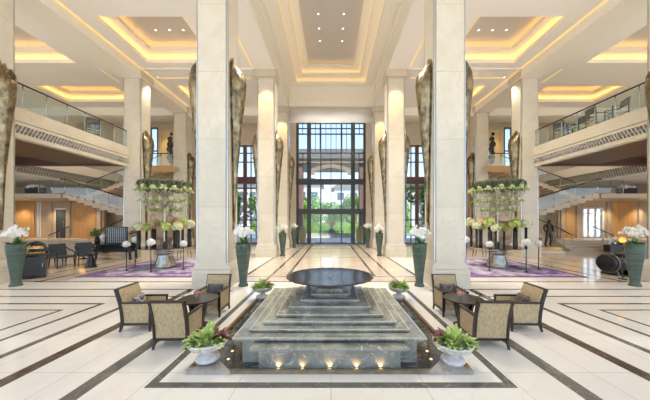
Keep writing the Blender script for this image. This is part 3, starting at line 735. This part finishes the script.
def cushion(x, y, z, rz, m, lb, w=.36, h=.24):
    bm = NB(); N = 9; g = {}
    for f in (-1, 1):
        for i in range(N):
            for j in range(N):
                u, v = -1+2*i/(N-1), -1+2*j/(N-1)
                e = (1-u*u)*(1-v*v); k = 1 - .07*((1-abs(u))*abs(v)**3 + (1-abs(v))*abs(u)**3)
                g[f, i, j] = bm.verts.new((u*w/2*k, f*.065*max(0, e)**.45, v*h/2*k))
        for i in range(N-1):
            for j in range(N-1):
                q = [g[f, i, j], g[f, i+1, j], g[f, i+1, j+1], g[f, i, j+1]]
                bm.faces.new(q if f < 0 else q[::-1]).smooth = True
    bmesh.ops.remove_doubles(bm, verts=bm.verts, dist=1e-4)
    o = obj('throw_cushion', bm, m, loc=(x, y, z)); o.rotation_euler = (math.radians(14), 0, rz); tag(o, lb, 'cushion'); return o
cushion(-3.83, 5.20, .515, -PI/2+.04, 'ikat', 'blue and cream patterned cushion on the armchair left of the table')
cushion(-2.70, 6.06, .515, PI, 'navy', 'plain navy cushion on the armchair by the front left column')
cushion(3.83, 5.20, .515, PI/2-.04, 'plum', 'plum brown speckled cushion on the rightmost gold armchair')
cushion(2.72, 6.06, .515, PI, 'plum', 'dark speckled cushion on the armchair by the front right column')
def make_table():
    t = thing('side_table', '', 'table')
    bm = NB(); lathe(bm, [(.35, .515), (.375, .525), (.378, .545), (.37, .55)], 48); obj('tabletop', bm, 'ebony', t)
    bm = NB()
    for a in (PI/4, 3*PI/4): 
        v = Vector((math.cos(a), math.sin(a), 0))
        for sg in (-1, 1): bar(bm, sg*v*.16 + Vector((0, 0, .52)), sg*v*.05 + Vector((0, 0, .02)), .05, .10)
    lathe(bm, [(.09, .0), (.09, .30), (.14, .515)], 16); obj('pedestal', bm, 'ebony', t)
    bm = NB(); lathe(bm, [(.19, 0), (.19, .02), (.10, .035)], 28); obj('base', bm, 'ebony', t)
    return t
tb = make_table(); tb.location = (-2.67, 5.24, 0); tb['label'] = 'dark round pedestal table amid the left armchairs'
dup(tb, (2.67, 5.24, 0), .3, 'dark round pedestal table amid the right armchairs')
def posy(x, y, z, lb):
    t = thing('posy', lb, 'flowers', (x, y, z))
    bm = NB(); lathe(bm, [(.025, 0), (.033, .01), (.033, .055), (.03, .055), (.028, .012)], 16); obj('glass_jar', bm, 'crystal', t)
    bm = NB()
    for i in range(16): ball(bm, (R.uniform(-.04, .04), R.uniform(-.04, .04), .07+R.uniform(0, .035)), .018, 1)
    obj('roses', bm, 'pink', t)
posy(-2.72, 5.28, .551, 'small pink posy in glass on the left round table')
posy(2.62, 5.28, .551, 'small pink posy in glass on the right round table')

# ------------------------------------------------------------------ flower towers
def bloomball(bm, c, r, nb, mi=0):
    for i in range(nb):
        z = R.uniform(-.7, 1); a = R.uniform(0, 6.3); q = math.sqrt(max(0, 1-z*z))
        d = Vector((q*math.cos(a), q*math.sin(a), z)); bloom(bm, Vector(c)+d*r*R.uniform(.8, 1.05), d, r*.42, 5, mi)
    ball(bm, c, r*.8, 1, mi=mi)
def make_tower():
    t = thing('flower_tower', '', 'flower display')
    bm = NB(); lathe(bm, [(.46, 0), (.47, .03), (.44, .07), (.40, .18), (.35, .36), (.31, .50), (.30, .56), (.36, .60), (.38, .66), (.36, .70), (.34, .72), (.40, .78), (.42, .84), (.40, .86)], 36); obj('pedestal', bm, 'pewter', t)
    bm = NB(); lathe(bm, [(1.12, .875), (1.14, .885), (1.12, .90)], 48); obj('tray', bm, 'black', t)
    bm = NB(); lathe(bm, [(.10, .90), (.085, 1.2), (.085, 3.85), (.12, 3.9)], 16); obj('pole', bm, 'pewter', t)
    # hoops, drops, tier blossoms
    for z, r, nb in ((2.60, .62, 22), (3.02, .84, 26), (3.50, 1.04, 30)):
        bm = NB(); tube(bm, [(r*math.cos(2*PI*i/32), r*math.sin(2*PI*i/32), z) for i in range(33)], .018, 6)
        for i in range(4): a = i*PI/2; tube(bm, [(0, 0, z), (r*math.cos(a), r*math.sin(a), z)], .012, 5)
        hoop = obj('hoop', bm, 'pewter', t)
        b2 = NB()
        for i in range(nb):
            a = 2*PI*i/nb + R.uniform(-.05, .05); x, y = r*math.cos(a), r*math.sin(a)
            if i % 2:
                b1 = NB(); bloomball(b1, (x, y, z+R.uniform(0, .08)), R.uniform(.09, .13), 12); obj('tier_blossom', b1, 'cream_bloom', hoop)
            for k in range(6): blade(b2, (x, y, z), R.uniform(0, 6.3), R.uniform(.16, .28), .08, .12, .2, 3)
            b3 = NB(); L = R.uniform(.14, .26)
            lathe(b3, [(.006, z-L*.2), (.006, z-L*.6), (.032, z-L*.8), (.034, z-L), (.005, z-L-.05)], 6, (x+R.uniform(-.04, .04), y+R.uniform(-.04, .04), 0)); obj('glass_drop', b3, 'crystal', hoop)
        obj('tier_leaves', b2, 'leaf_lime', hoop)
    bm = NB(); lathe(bm, [(1.03, 3.76), (1.05, 3.82), (1.01, 3.87), (.3, 3.89)], 40); obj('crown_disc', bm, 'fringe', t)
    bm = NB()
    for i in range(620):
        a = R.uniform(0, 6.3); r = R.uniform(.8, 1.04); dz = R.uniform(.18, .40); x, y = r*math.cos(a), r*math.sin(a)
        blade(bm, (x, y, 3.84), a+R.uniform(-.8, .8), R.uniform(.03, .12), .04, -.0, dz, 4)
    for i in range(260):
        a = R.uniform(0, 6.3); r = R.uniform(.4, 1.0); blade(bm, (r*math.cos(a), r*math.sin(a), 3.85), R.uniform(0, 6.3), .14, .035, .13, .08, 3)
    obj('hanging_moss', bm, 'fringe', t)['kind'] = 'stuff'
    # wires carrying the hoops
    bm = NB()
    for i in range(16):
        a = 2*PI*i/16; tube(bm, [(1.04*math.cos(a), 1.04*math.sin(a), 3.75), (.86*math.cos(a), .86*math.sin(a), 3.02), (.66*math.cos(a), .66*math.sin(a), 2.58)], .006, 4)
    obj('wires', bm, 'steel', t)
    return t
tw = make_tower(); tw.location = (-7.62, 11.95, .021); tw['label'] = 'tiered flower tower with moss crown on the left purple rug'
dup(tw, (7.64, 11.95, .021), .7, 'tiered flower tower with moss crown on the right purple rug')
def make_cyl(kind):
    t = thing('cylinder_vase', '', 'vase')
    tall = kind == 'orchid'; r = .016 if tall else .048
    bm = NB(); lathe(bm, [(.07 if tall else r, 0), (r, .03), (r, .80), (r*.8, .80), (r*.8, .78)], 16); obj('vase_body', bm, 'black', t)
    bm = NB(); bloomball(bm, (0, 0, .92), .105 if tall else .18, 46); obj('flower_head', bm, kind, t)
    bm = NB()
    for i in range(4 if tall else 14): blade(bm, (0, 0, .80), R.uniform(0, 6.3), R.uniform(.12, .18), .06, .2, .12, 4)
    obj('leaves', bm, 'leaf_lime', t)
    return t
protos = {k: make_cyl(k) for k in ('lime_bloom', 'cream_bloom', 'peach_bloom', 'orchid')}
nm = {'lime_bloom': 'lime green', 'cream_bloom': 'cream', 'peach_bloom': 'peach', 'orchid': 'white'}
used = set()
for s, cx in ((-1, -7.62), (1, 7.64)):
    for i in range(14):
        kind = ('lime_bloom', 'cream_bloom', 'peach_bloom', 'cream_bloom')[i % 4]
        a = -PI/2+.62+(2*PI-1.24)*i/13; r = 1.06 if i % 2 else .70
        loc = (cx+r*math.cos(a), 11.95+r*math.sin(a), .922)
        lb = 'black cylinder vase with %s flower head on the tray of the %s flower tower' % (nm[kind], 'left' if s < 0 else 'right'); gp = '%s topped cylinder vases, %s tower' % (nm[kind], 'left' if s < 0 else 'right')
        if kind not in used: p = protos[kind]; p.location = loc; p['label'] = lb; p['group'] = gp; used.add(kind)
        else: dup(protos[kind], loc, R.uniform(0, 6), lb, gp, R.uniform(.92, 1.2))
    for i, (dx, dy) in enumerate(((-.98, -1.02), (.3, -1.38), (1.28, -.78), (-1.42, .05))):
        loc = (cx+dx, 11.95+dy, .021); gp = 'floor vases with white flowers round the %s tower' % ('left' if s < 0 else 'right')
        lb = 'black cylinder vase with white flower head on rug round the %s flower tower' % ('left' if s < 0 else 'right')
        if 'orchid' not in used: p = protos['orchid']; p.location = loc; p.scale = (1.2,)*3; p['label'] = lb; p['group'] = gp; used.add('orchid')
        else: dup(protos['orchid'], loc, 0, lb, gp, 1.2+.12*(i % 2))

# ------------------------------------------------------------------ left lounge: counter, chairs, desk
t = thing('pastry_counter', 'black cabinet with curved glass pastry case at the left', 'display counter', (-10.98, 9.66, 0), .72); t.scale = (.80, .80, 1.06)
bm = NB(); box(bm, -.38, .38, -.3, .3, .04, .80); box(bm, -.36, .36, -.28, .28, 0, .04); obj('cabinet', bm, 'black', t, bevel=.01)
bm = NB(); box(bm, -.42, .42, -.33, .33, .80, .83); obj('countertop', bm, 'charcoal', t)
bm = NB(); box(bm, -.33, .33, -.312, -.30, .12, .74); dd = obj('door', bm, 'charcoal', t)
bm = NB(); tube(bm, [(.26, -.335, .38), (.26, -.335, .52)], .012, 6); obj('handle', bm, 'steel', dd)
arc = [(.36*math.cos(a), .83+.42*math.sin(a)) for a in [PI*i/12 for i in range(13)]]
bm = NB()
for y in (-.24, .24): tube(bm, [(x, y, z) for x, z in arc], .018, 6)
for i in (0, 6, 12): tube(bm, [(arc[i][0], -.24, arc[i][1]), (arc[i][0], .24, arc[i][1])], .014, 6)
obj('case_frame', bm, 'black', t)
bm = NB(); g = [[bm.verts.new((x*.98, y, z)) for x, z in arc] for y in (-.23, .23)]
for i in range(12): bm.faces.new((g[0][i], g[0][i+1], g[1][i+1], g[1][i])).smooth = True
o = obj('glass_hood', bm, 'crystal', t); o.modifiers.new('thick', 'SOLIDIFY').thickness = .006
bm = NB(); box(bm, -.27, .27, -.2, .2, 1.02, 1.035); obj('glass_shelf', bm, 'white', t)
p0 = None
for z, nx, hw in ((.881, 5, .28), (1.099, 4, .2)):
    for i in range(nx):
        for y0_ in (-.12, .08):
            y = y0_; x = -hw + 2*hw*i/(nx-1); x, y = x*.8, y*.8; px, py = -10.98+x*math.cos(.72)-y*math.sin(.72), 9.66+x*math.sin(.72)+y*math.cos(.72)
            if p0 is None:
                bm = NB(); ball(bm, (0, 0, .035), .052, 2, (1, 1, .7)); p0 = tag(obj('pastry', bm, 'pastry', loc=(px, py, z)), 'golden round pastry behind glass of the black counter', 'pastry', 'pastries in the counter case')
            else: p = p0.copy(); C.objects.link(p); p.location = (px, py, z)
light('SPOT', (-10.95, 9.72, 1.26), 5, (1, .75, .4), .02, spot=1.6)

def make_dark_chair(fab, frame='black', hi=.92):
    t = thing('dining_chair', '', 'chair')
    bm = NB(); box(bm, -.27, .27, -.26, .27, .38, .47); obj('seat', bm, fab, t, bevel=.03)
    bm = NB(); prism(bm, [(-.27, .44), (-.20, .44), (-.30, hi), (-.37, hi)], 0, -.26, .26); obj('backrest', bm, fab, t, bevel=.02)
    for sx in (-1, 1):
        for y, yt in ((.24, .26), (-.25, -.31)):
            bm = NB(); tube(bm, [(sx*.25, y, .40), (sx*.26, yt, 0)], [.024, .016], 6); obj('leg', bm, frame, t)
        bm = NB(); tube(bm, [(sx*.27, -.33, .78), (sx*.285, -.18, .69), (sx*.285, .05, .64), (sx*.28, .22, .60), (sx*.26, .25, .42)], .02, 6); obj('armrest', bm, frame, t)
    return t
dc = make_dark_chair('charcoal'); dc.location = (-12.15, 11.75, 0); dc.rotation_euler.z = -1.9; dc.scale = (1.15,)*3; dc['label'] = 'charcoal lounge chair nearest the pastry counter'
dup(dc, (-11.75, 12.45, 0), -2.2, 'charcoal lounge chair left of the cone side table')
dup(dc, (-13.05, 12.1, 0), -1.2, 'dark chair between the pastry counter and the other charcoal chairs')
dup(dc, (-15.3, 13.0, 0), 2.0, 'dark chair deeper in the left lounge')
tan = make_dark_chair('chenille_pale', hi=.95); tan.location = (-8.45, 14.95, 0); tan.rotation_euler.z = 2.4; tan['label'] = 'tan backed dark chair behind the left flower tower, by the column'
dup(tan, (-7.55, 15.4, 0), 2.9, 'tan backed dark chair further right behind the left flower tower')
dup(tan, (8.75, 15.3, 0), -2.4, 'tan backed dark chair behind the right flower tower')
t = thing('club_chair', 'brown leather club chair behind the pastry counter', 'chair', (-14.8, 11.6, 0), -.5)
bm = NB(); box(bm, -.4, .4, -.35, .4, .12, .42); obj('seat', bm, 'brown_leather', t, bevel=.05)
bm = NB(); prism(bm, [(-.45, .2), (-.27, .2), (-.33, 1.0), (-.5, 1.0)], 0, -.42, .42); obj('backrest', bm, 'brown_leather', t, bevel=.06)
for sx in (-1, 1):
    bm = NB(); box(bm, sx*.36, sx*.5, -.4, .4, .12, .62); obj('armrest', bm, 'brown_leather', t, bevel=.05)
    for y in (-.3, .32): bm = NB(); tube(bm, [(sx*.38, y, .13), (sx*.38, y, 0)], .025, 6); obj('leg', bm, 'black', t)
t = thing('cone_table', 'small black cone table beside the charcoal chairs', 'table', (-10.9, 11.8, 0))
bm = NB(); lathe(bm, [(.23, 0), (.23, .02), (.20, .06), (.09, .52), (.10, .56)], 24); obj('base', bm, 'black', t)
bm = NB(); lathe(bm, [(.25, .56), (.27, .575), (.27, .60), (.26, .61)], 28); obj('tabletop', bm, 'black', t)
t = thing('bowl_lamp', 'orange glowing bowl lamp on the lounge ledge', 'lamp', (-13.7, 14.4, 0))
bm = NB(); lathe(bm, [(.2, .0), (.2, .03), (.04, .05), (.035, .5)], 18); obj('stand', bm, 'black', t)
bm = NB(); lathe(bm, [(.12, .5), (.17, .53), (.18, .76), (.15, .78)], 24); obj('shade', bm, 'orange', t)
t = thing('console_desk', 'long black fretwork console desk in the left lounge', 'desk', (-12.0, 14.3, 0))
bm = NB(); box(bm, -1.2, 1.2, -.28, .28, .80, .86); obj('desktop', bm, 'black', t, bevel=.01)
bm = NB(); box(bm, -1.1, 1.1, -.24, .24, .42, .46)
for i in range(17): x = -1.1+2.2*i/16; box(bm, x-.02, x+.02, -.25, -.20, .44, .80)
for z in (.55, .67): box(bm, -1.1, 1.1, -.25, -.20, z-.02, z+.02)
box(bm, -1.1, 1.1, .18, .22, .44, .80); obj('fret_panel', bm, 'black', t)
for sx in (-1, 1):
    for y in (-.22, .22): bm = NB(); bar(bm, (sx*1.08, y, .82), (sx*1.13, y, 0), .08, .08); obj('leg', bm, 'black', t)
t = thing('lattice_screen', 'black lattice panel standing on the console desk', 'screen', (-11.85, 14.35, .861))
bm = NB(); box(bm, -.62, .62, -.03, .03, 0, .06); box(bm, -.62, .62, -.03, .03, .86, .92)
for sx in (-1, 1): box(bm, sx*.62, sx*.56, -.03, .03, 0, .92)
obj('frame', bm, 'black', t)
bm = NB()
for i in range(1, 11): x = -.6+1.2*i/11; box(bm, x-.012, x+.012, -.015, .015, .05, .87)
for j in range(1, 7): z = .05+.82*j/7; box(bm, -.58, .58, -.012, .012, z-.01, z+.01)
obj('lattice', bm, 'black', t)
bm = NB(); box(bm, -.57, .57, .02, .028, .05, .87); obj('backing', bm, 'blue_white', t)
def bouquet(name, lb, loc, m1, scl=1.):
    t = thing(name, lb, 'flowers', loc)
    bm = NB(); lathe(bm, [(.08*scl, 0), (.10*scl, .12*scl), (.07*scl, .26*scl), (.08*scl, .28*scl)], 16); obj('pot', bm, 'black', t)
    bm = NB()
    for i in range(9): bloomball(bm, (R.uniform(-.15, .15)*scl, R.uniform(-.15, .15)*scl, (.42+R.uniform(-.08, .16))*scl), .08*scl, 10)
    obj('blossoms', bm, m1, t)
    bm = NB()
    for i in range(22): blade(bm, (0, 0, .27*scl), R.uniform(0, 6.3), .22*scl, .06*scl, .25*scl, .15*scl, 4)
    obj('leaves', bm, 'leaf_dark', t)
bouquet('bouquet', 'mauve bouquet at the right end of the console desk', (-10.88, 14.3, .861), 'leaf_purple', 1.2)
bouquet('bouquet', 'dark bouquet left of the lattice panel on the console desk', (-12.85, 14.3, .861), 'leaf_dark', 1.3)
bouquet('bouquet', 'white bouquet at the foot of the left lobby steps', (-15.0, 17.3, 0), 'orchid', 2.0)

# right lounge: statue, barrel, planter
t = thing('statue_plinth', 'round pale gilt plinth carrying the bronze statue', 'plinth', (14.75, 17.6, 0))
bm = NB(); lathe(bm, [(.80, 0), (.80, .10), (.72, .14), (.70, .30), (.62, .34)], 40); obj('drum', bm, 'niche', t)
bm = NB(); lathe(bm, [(.84, 0), (.86, .05), (.82, .11)], 40); obj('rim', bm, 'white', t)
light('SPOT', (14.75, 16.3, .4), 25, (1, .8, .45), .03, rot=(math.radians(105), 0, 0), spot=1.0)
def skin_figure(name, joints, edges, m, loc):
    me = bpy.data.meshes.new(name); me.from_pydata([j[0] for j in joints], edges, []); me.materials.append(M[m])
    o = bpy.data.objects.new(name, me); C.objects.link(o); o.location = loc
    sk = o.modifiers.new('skin', 'SKIN'); sk.use_smooth_shade = True
    for v, j in zip(me.skin_vertices[0].data, joints): v.radius = (j[1], j[1]*(j[2] if len(j) > 2 else 1))
    me.skin_vertices[0].data[0].use_root = True
    ss = o.modifiers.new('sub', 'SUBSURF'); ss.levels = ss.render_levels = 2
    return o
J = [((0, 0, 1.0), .16, .8), ((0, .01, 1.2), .14, .8), ((0, .02, 1.45), .19, .7), ((0, .02, 1.62), .08), ((.0, -.02, 1.74), .10), ((.01, -.03, 1.86), .095),
     ((.11, 0, .93), .11), ((.13, -.05, .52), .085), ((.13, .05, .10), .06), ((.13, -.12, .05), .05),
     ((-.11, 0, .93), .11), ((-.14, .02, .52), .085), ((-.15, .12, .10), .06), ((-.15, -.05, .05), .05),
     ((.24, .02, 1.50), .07), ((.30, .05, 1.22), .06), ((.20, -.12, 1.06), .04), ((.12, -.16, 1.05), .035),
     ((-.24, .02, 1.50), .07), ((-.31, .04, 1.24), .06), ((-.28, -.10, 1.0), .04), ((-.24, -.14, .93), .035)]
E = [(0, 1), (1, 2), (2, 3), (3, 4), (4, 5), (0, 6), (6, 7), (7, 8), (8, 9), (0, 10), (10, 11), (11, 12), (12, 13), (2, 14), (14, 15), (15, 16), (16, 17), (2, 18), (18, 19), (19, 20), (20, 21)]
o = skin_figure('statue', J, E, 'statue', (14.75, 17.6, .34)); tag(o, 'dark bronze standing figure statue on the round gilt plinth', 'statue')
t = thing('barrel_drum', 'glossy black barrel lying on its side by the right orchid vase', 'barrel', (11.22, 10.25, 0), .15)
bm = NB(); lathe(bm, [(.30, -.5), (.34, -.48), (.38, -.3), (.39, 0), (.38, .3), (.34, .48), (.30, .5)], 32)
bmesh.ops.rotate(bm, verts=bm.verts, cent=(0, 0, 0), matrix=Matrix.Rotation(PI/2, 3, 'Y')); bmesh.ops.translate(bm, verts=bm.verts, vec=(0, 0, .46)); obj('drum', bm, 'black', t)
for sx in (-1, 1):
    bm = NB(); prism(bm, [(-.3, 0), (.3, 0), (.22, .2), (-.22, .2)], 0, sx*.22, sx*.30); obj('foot', bm, 'black', t)
    bm = NB(); tube(bm, [(sx*.36, .385*math.cos(2*PI*i/24), .46+.385*math.sin(2*PI*i/24)) for i in range(25)], .014, 6); obj('hoop', bm, 'pewter', t)
t = thing('planter_trough', 'low black trough of white flowers on right lobby steps', 'planter', (19.3, 17.5, 0))
bm = NB(); box(bm, -.75, .75, -.22, .22, 0, .5); obj('trough', bm, 'black', t, bevel=.02)
bm = NB()
for i in range(40): bloom(bm, (R.uniform(-.7, .7), R.uniform(-.2, .2), .6+R.uniform(0, .4)), (R.uniform(-.5, .5), -1, .4), .09)
obj('blossoms', bm, 'orchid', t); bm = NB()
for i in range(40): blade(bm, (R.uniform(-.7, .7), R.uniform(-.1, .1), .5), R.uniform(0, 6.3), .2, .06, .4, .15, 4)
obj('leaves', bm, 'leaf_dark', t)
t = thing('drum_lamp', 'yellow globe lamp behind the far right orchid vase', 'lamp', (10.5, 9.36, 0))
bm = NB(); lathe(bm, [(.12, 0), (.12, .03), (.02, .05), (.012, 1.32)], 16); obj('stand', bm, 'black', t)
bm = NB(); ball(bm, (0, 0, 1.41), .10, 3); obj('globe', bm, 'orange', t)

# furniture on the right balcony
def make_bal_chair():
    t = thing('balcony_chair', '', 'chair')
    bm = NB(); box(bm, -.26, .26, -.25, .25, .40, .48); obj('seat', bm, 'white', t, bevel=.02)
    bm = NB()
    for sx in (-1, 1):
        tube(bm, [(sx*.27, .25, 0), (sx*.27, .25, .66), (sx*.27, -.27, .68), (sx*.27, -.30, .98)], .03, 6); tube(bm, [(sx*.27, -.27, 0), (sx*.27, -.27, .68)], .022, 6)
    tube(bm, [(-.27, -.30, .98), (.27, -.30, .98)], .022, 6); tube(bm, [(-.27, .25, .40), (.27, .25, .40)], .02, 6); tube(bm, [(-.27, -.27, .40), (.27, -.27, .40)], .02, 6)
    obj('frame', bm, 'black', t)
    bm = NB(); box(bm, -.25, .25, -.31, -.28, .70, .95); obj('backrest', bm, 'charcoal', t)
    return t
bc = make_bal_chair(); bc.location = (12.45, 11.35, 6.38); bc.rotation_euler.z = 1.2; bc['label'] = 'black framed chair on right balcony nearest the sconce'
for y, rz, lb in ((12.15, -1.7, 'second black framed chair along the right balcony glass'), (13.1, 1.6, 'third black framed chair along the right balcony glass'), (13.95, -1.4, 'farthest black framed chair along the right balcony glass')):
    dup(bc, (12.45, y, 6.38), rz, lb)
dup(bc, (-12.5, 13.6, 6.38), .9, 'black framed chair behind the left balcony glass near the column')

# ------------------------------------------------------------------ outside
bm = NB(); box(bm, -60, 60, YW+.35, 120, -.25, -.02); struct(obj('ground', bm, 'pave'))
bm = NB(); box(bm, -1.6, 1.6, YW+.5, YW+2.6, -.02, 0); tag(obj('door_mat', bm, 'blue_mat'), 'blue mat outside the glass entrance doors', 'mat')
t = thing('porch_canopy', 'grey roofed entrance canopy outside above the drive', 'canopy', (0, 31, 0))
bm = NB(); prism(bm, [(-9, 9.2), (9, 9.2), (8.2, 10.3), (-8.2, 10.3)], 1, -1.5, 7); obj('roof', bm, 'tile_roof', t)
bm = NB(); box(bm, -8.6, 8.6, -1.3, -1.0, 8.75, 9.2); obj('fascia', bm, 'porch', t)
bm = NB(); prism(bm, [(-2.3, 7.4)] + [(-2.3+4.6*i/10, 8.1+.5*math.sin(PI*i/10)) for i in range(11)] + [(2.3, 7.4), (1.9, 7.4)] + [(1.9-3.8*i/10, 7.7+.5*math.sin(PI*i/10)) for i in range(11)] + [(-1.9, 7.4)], 1, -1.2, -1.0); obj('arch', bm, 'porch', t)
for x in (-4.0, 4.0, -8.0, 8.0):
    bm = NB(); box(bm, x-.7, x+.7, -1, .3, -.02, 8.8); obj('pier', bm, 'brick' if abs(x) < 5 else 'facade', t)
for bx, w, hh, yy, lb in ((-16, 26, 9, 78, 'white hotel block outside beyond the trees on the left'), (15, 28, 8.2, 80, 'white hotel block outside beyond the trees on the right')):
    t = thing('building', lb, 'building', (bx, yy, 0))
    bm = NB(); box(bm, -w/2, w/2, 0, 10, 0, hh+4); obj('walls', bm, 'facade', t)
    bm = NB(); prism(bm, [(-w/2-.8, hh+4), (w/2+.8, hh+4), (w/2-2, hh+6), (-w/2+2, hh+6)], 1, -.6, 10.6); obj('roof', bm, 'tile_roof', t)
    for i in range(7):
        for z in (1.2, 4.8, 8.6):
            bm = NB(); x = -w/2+2+i*(w-4)/6; box(bm, x-1, x+1, -.1, .1, z, z+2.2); obj('window', bm, 'dark_glass', t)
def make_tree(h, r, seed, m='canopy_leaf'):
    t = thing('tree', '', 'tree'); rr = random.Random(seed)
    bm = NB(); tube(bm, [(0, 0, -.1), (.1, 0, h*.35), (0, .1, h*.7)], [.16, .12, .06], 8); obj('trunk', bm, 'trunk', t)
    bm = NB(); blobs = [(rr.uniform(-r, r)*.6, rr.uniform(-r, r)*.6, h*rr.uniform(.25, .88), r*rr.uniform(.35, .6)) for _ in range(16)]
    for i in range(2600):
        b = rr.choice(blobs); z = rr.uniform(-1, 1); a = rr.uniform(0, 6.3); q = math.sqrt(1-z*z)
        d = Vector((q*math.cos(a), q*math.sin(a), z)); p = Vector(b[:3]) + d*b[3]*rr.uniform(.75, 1.05)
        u = d.orthogonal().normalized()*rr.uniform(.16, .30); w = d.cross(u).normalized()*rr.uniform(.11, .2); k = d*rr.uniform(-.08, .08)
        bm.faces.new([bm.verts.new(p+u), bm.verts.new(p+w+k), bm.verts.new(p-u), bm.verts.new(p-w-k)])
    obj('crown', bm, m, t)
    return t
t0 = make_tree(7.2, 3.2, 1); t0.location = (-4.3, 52, 0); t0['label'] = 'leafy green tree outside left of the urn'
for x, y, s_, lb in ((3.9, 53, 1.0, 'leafy green tree outside right of the urn'), (-12.5, 50, 1.0, 'green tree outside left beyond the porch pier'), (12.5, 50, 1.0, 'green tree outside right beyond the porch pier'),
        (0.3, 60, .9, 'green tree outside straight behind the urn'), (-17.5, 36, 1.25, 'tall tree outside the left side window'), (17.5, 36, 1.25, 'tall tree outside the right side window'), (-11.5, 28, .95, 'tallest tree outside beyond the left side window'), (11.5, 28, .95, 'tallest tree outside beyond the right side window')):
    dup(t0, (x, y, 0), x, lb, scale=s_)
bm = NB(); box(bm, -14, 14, 45, 46.4, -.02, 1.7)
for i in range(2600):
    p = Vector((R.uniform(-14, 14), 45+R.uniform(-.1, 1.4), R.uniform(.1, 2.0))); u = Vector((R.uniform(-1, 1), R.uniform(-1, 1), R.uniform(-1, 1)))*.16; w = Vector((R.uniform(-1, 1), R.uniform(-1, 1), R.uniform(-1, 1)))*.12
    bm.faces.new([bm.verts.new(p+u), bm.verts.new(p+w), bm.verts.new(p-u), bm.verts.new(p-w)])
tag(obj('hedge', bm, 'canopy_leaf'), 'clipped green hedge outside behind the drive', 'hedge')
t = thing('garden_urn', 'brown garden urn on dark planter wall outside the doors', 'urn', (.1, 34, 0))
bm = NB(); lathe(bm, [(.2, 1.1), (.16, 1.25), (.3, 1.45), (.48, 1.8), (.5, 1.98), (.40, 2.05)], 24); obj('jar', bm, 'ochre', t)
bm = NB(); box(bm, -.4, .4, -.4, .4, -.02, 1.1); obj('pillar', bm, 'facade', t)
t = thing('planter_wall', 'long low planter wall with dark railings outside the doors', 'wall', (0, 33.2, 0))
bm = NB(); box(bm, -4, 4, -.2, .2, -.02, .55); obj('wall_body', bm, 'facade', t)
bm = NB(); box(bm, -1.6, 1.6, -.26, -.2, .80, .9)
for i in range(14): x = -1.5+3*i/13; box(bm, x-.04, x+.04, -.26, -.2, .4, .8)
obj('railing', bm, 'dark_frame', t)
for x, lb in ((-2.55, 'tall ochre jar outside left of the entrance doors'), (2.55, 'tall ochre jar outside right of the entrance doors')):
    bm = NB(); lathe(bm, [(.22, 0), (.3, .3), (.38, .8), (.34, 1.2), (.18, 1.45), (.22, 1.6), (.2, 1.62)], 24); tag(obj('floor_jar', bm, 'ochre', loc=(x*1.06, YW+1.3, -.02)), lb, 'jar')

# ------------------------------------------------------------------ light, world, camera
sun = bpy.data.lights.new('sun', 'SUN'); sun.energy = 5; sun.color = (1, .95, .86); sun.angle = .02
so = bpy.data.objects.new('sun', sun); C.objects.link(so); so.rotation_euler = (math.radians(28), math.radians(38), 0)
w = bpy.data.worlds.new('sky'); sc.world = w; w.use_nodes = True; nt = w.node_tree
bg = nt.nodes['Background']; tc = nt.nodes.new('ShaderNodeTexCoord'); sp = nt.nodes.new('ShaderNodeSeparateXYZ'); cr = nt.nodes.new('ShaderNodeValToRGB')
nt.links.new(tc.outputs['Generated'], sp.inputs[0]); nt.links.new(sp.outputs['Z'], cr.inputs['Fac']); nt.links.new(cr.outputs['Color'], bg.inputs['Color'])
e = cr.color_ramp.elements; e[0].position = 0; e[0].color = (.95, .97, 1, 1); e[1].position = .6; e[1].color = (.36, .57, .95, 1); x = e.new(.2); x.color = (.56, .73, .98, 1)
bg.inputs['Strength'].default_value = 1.15
cam = bpy.data.cameras.new('camera'); co = bpy.data.objects.new('camera', cam); C.objects.link(co)
co.location = (0, 0, 2.1); co.rotation_euler = (PI/2, 0, 0)
cam.sensor_width = 36; cam.lens = 36*260/650; cam.shift_x = -6/650; cam.shift_y = 21/650; cam.clip_start = .05; cam.clip_end = 400
sc.camera = co
sc.view_settings.view_transform = 'Standard'; sc.view_settings.look = 'None'; sc.view_settings.gamma = 1; sc.view_settings.exposure = .66
sc.view_settings.use_curve_mapping = False
sc.cycles.max_bounces = 10; sc.cycles.diffuse_bounces = 6; sc.cycles.transparent_max_bounces = 24; sc.cycles.sample_clamp_indirect = 6
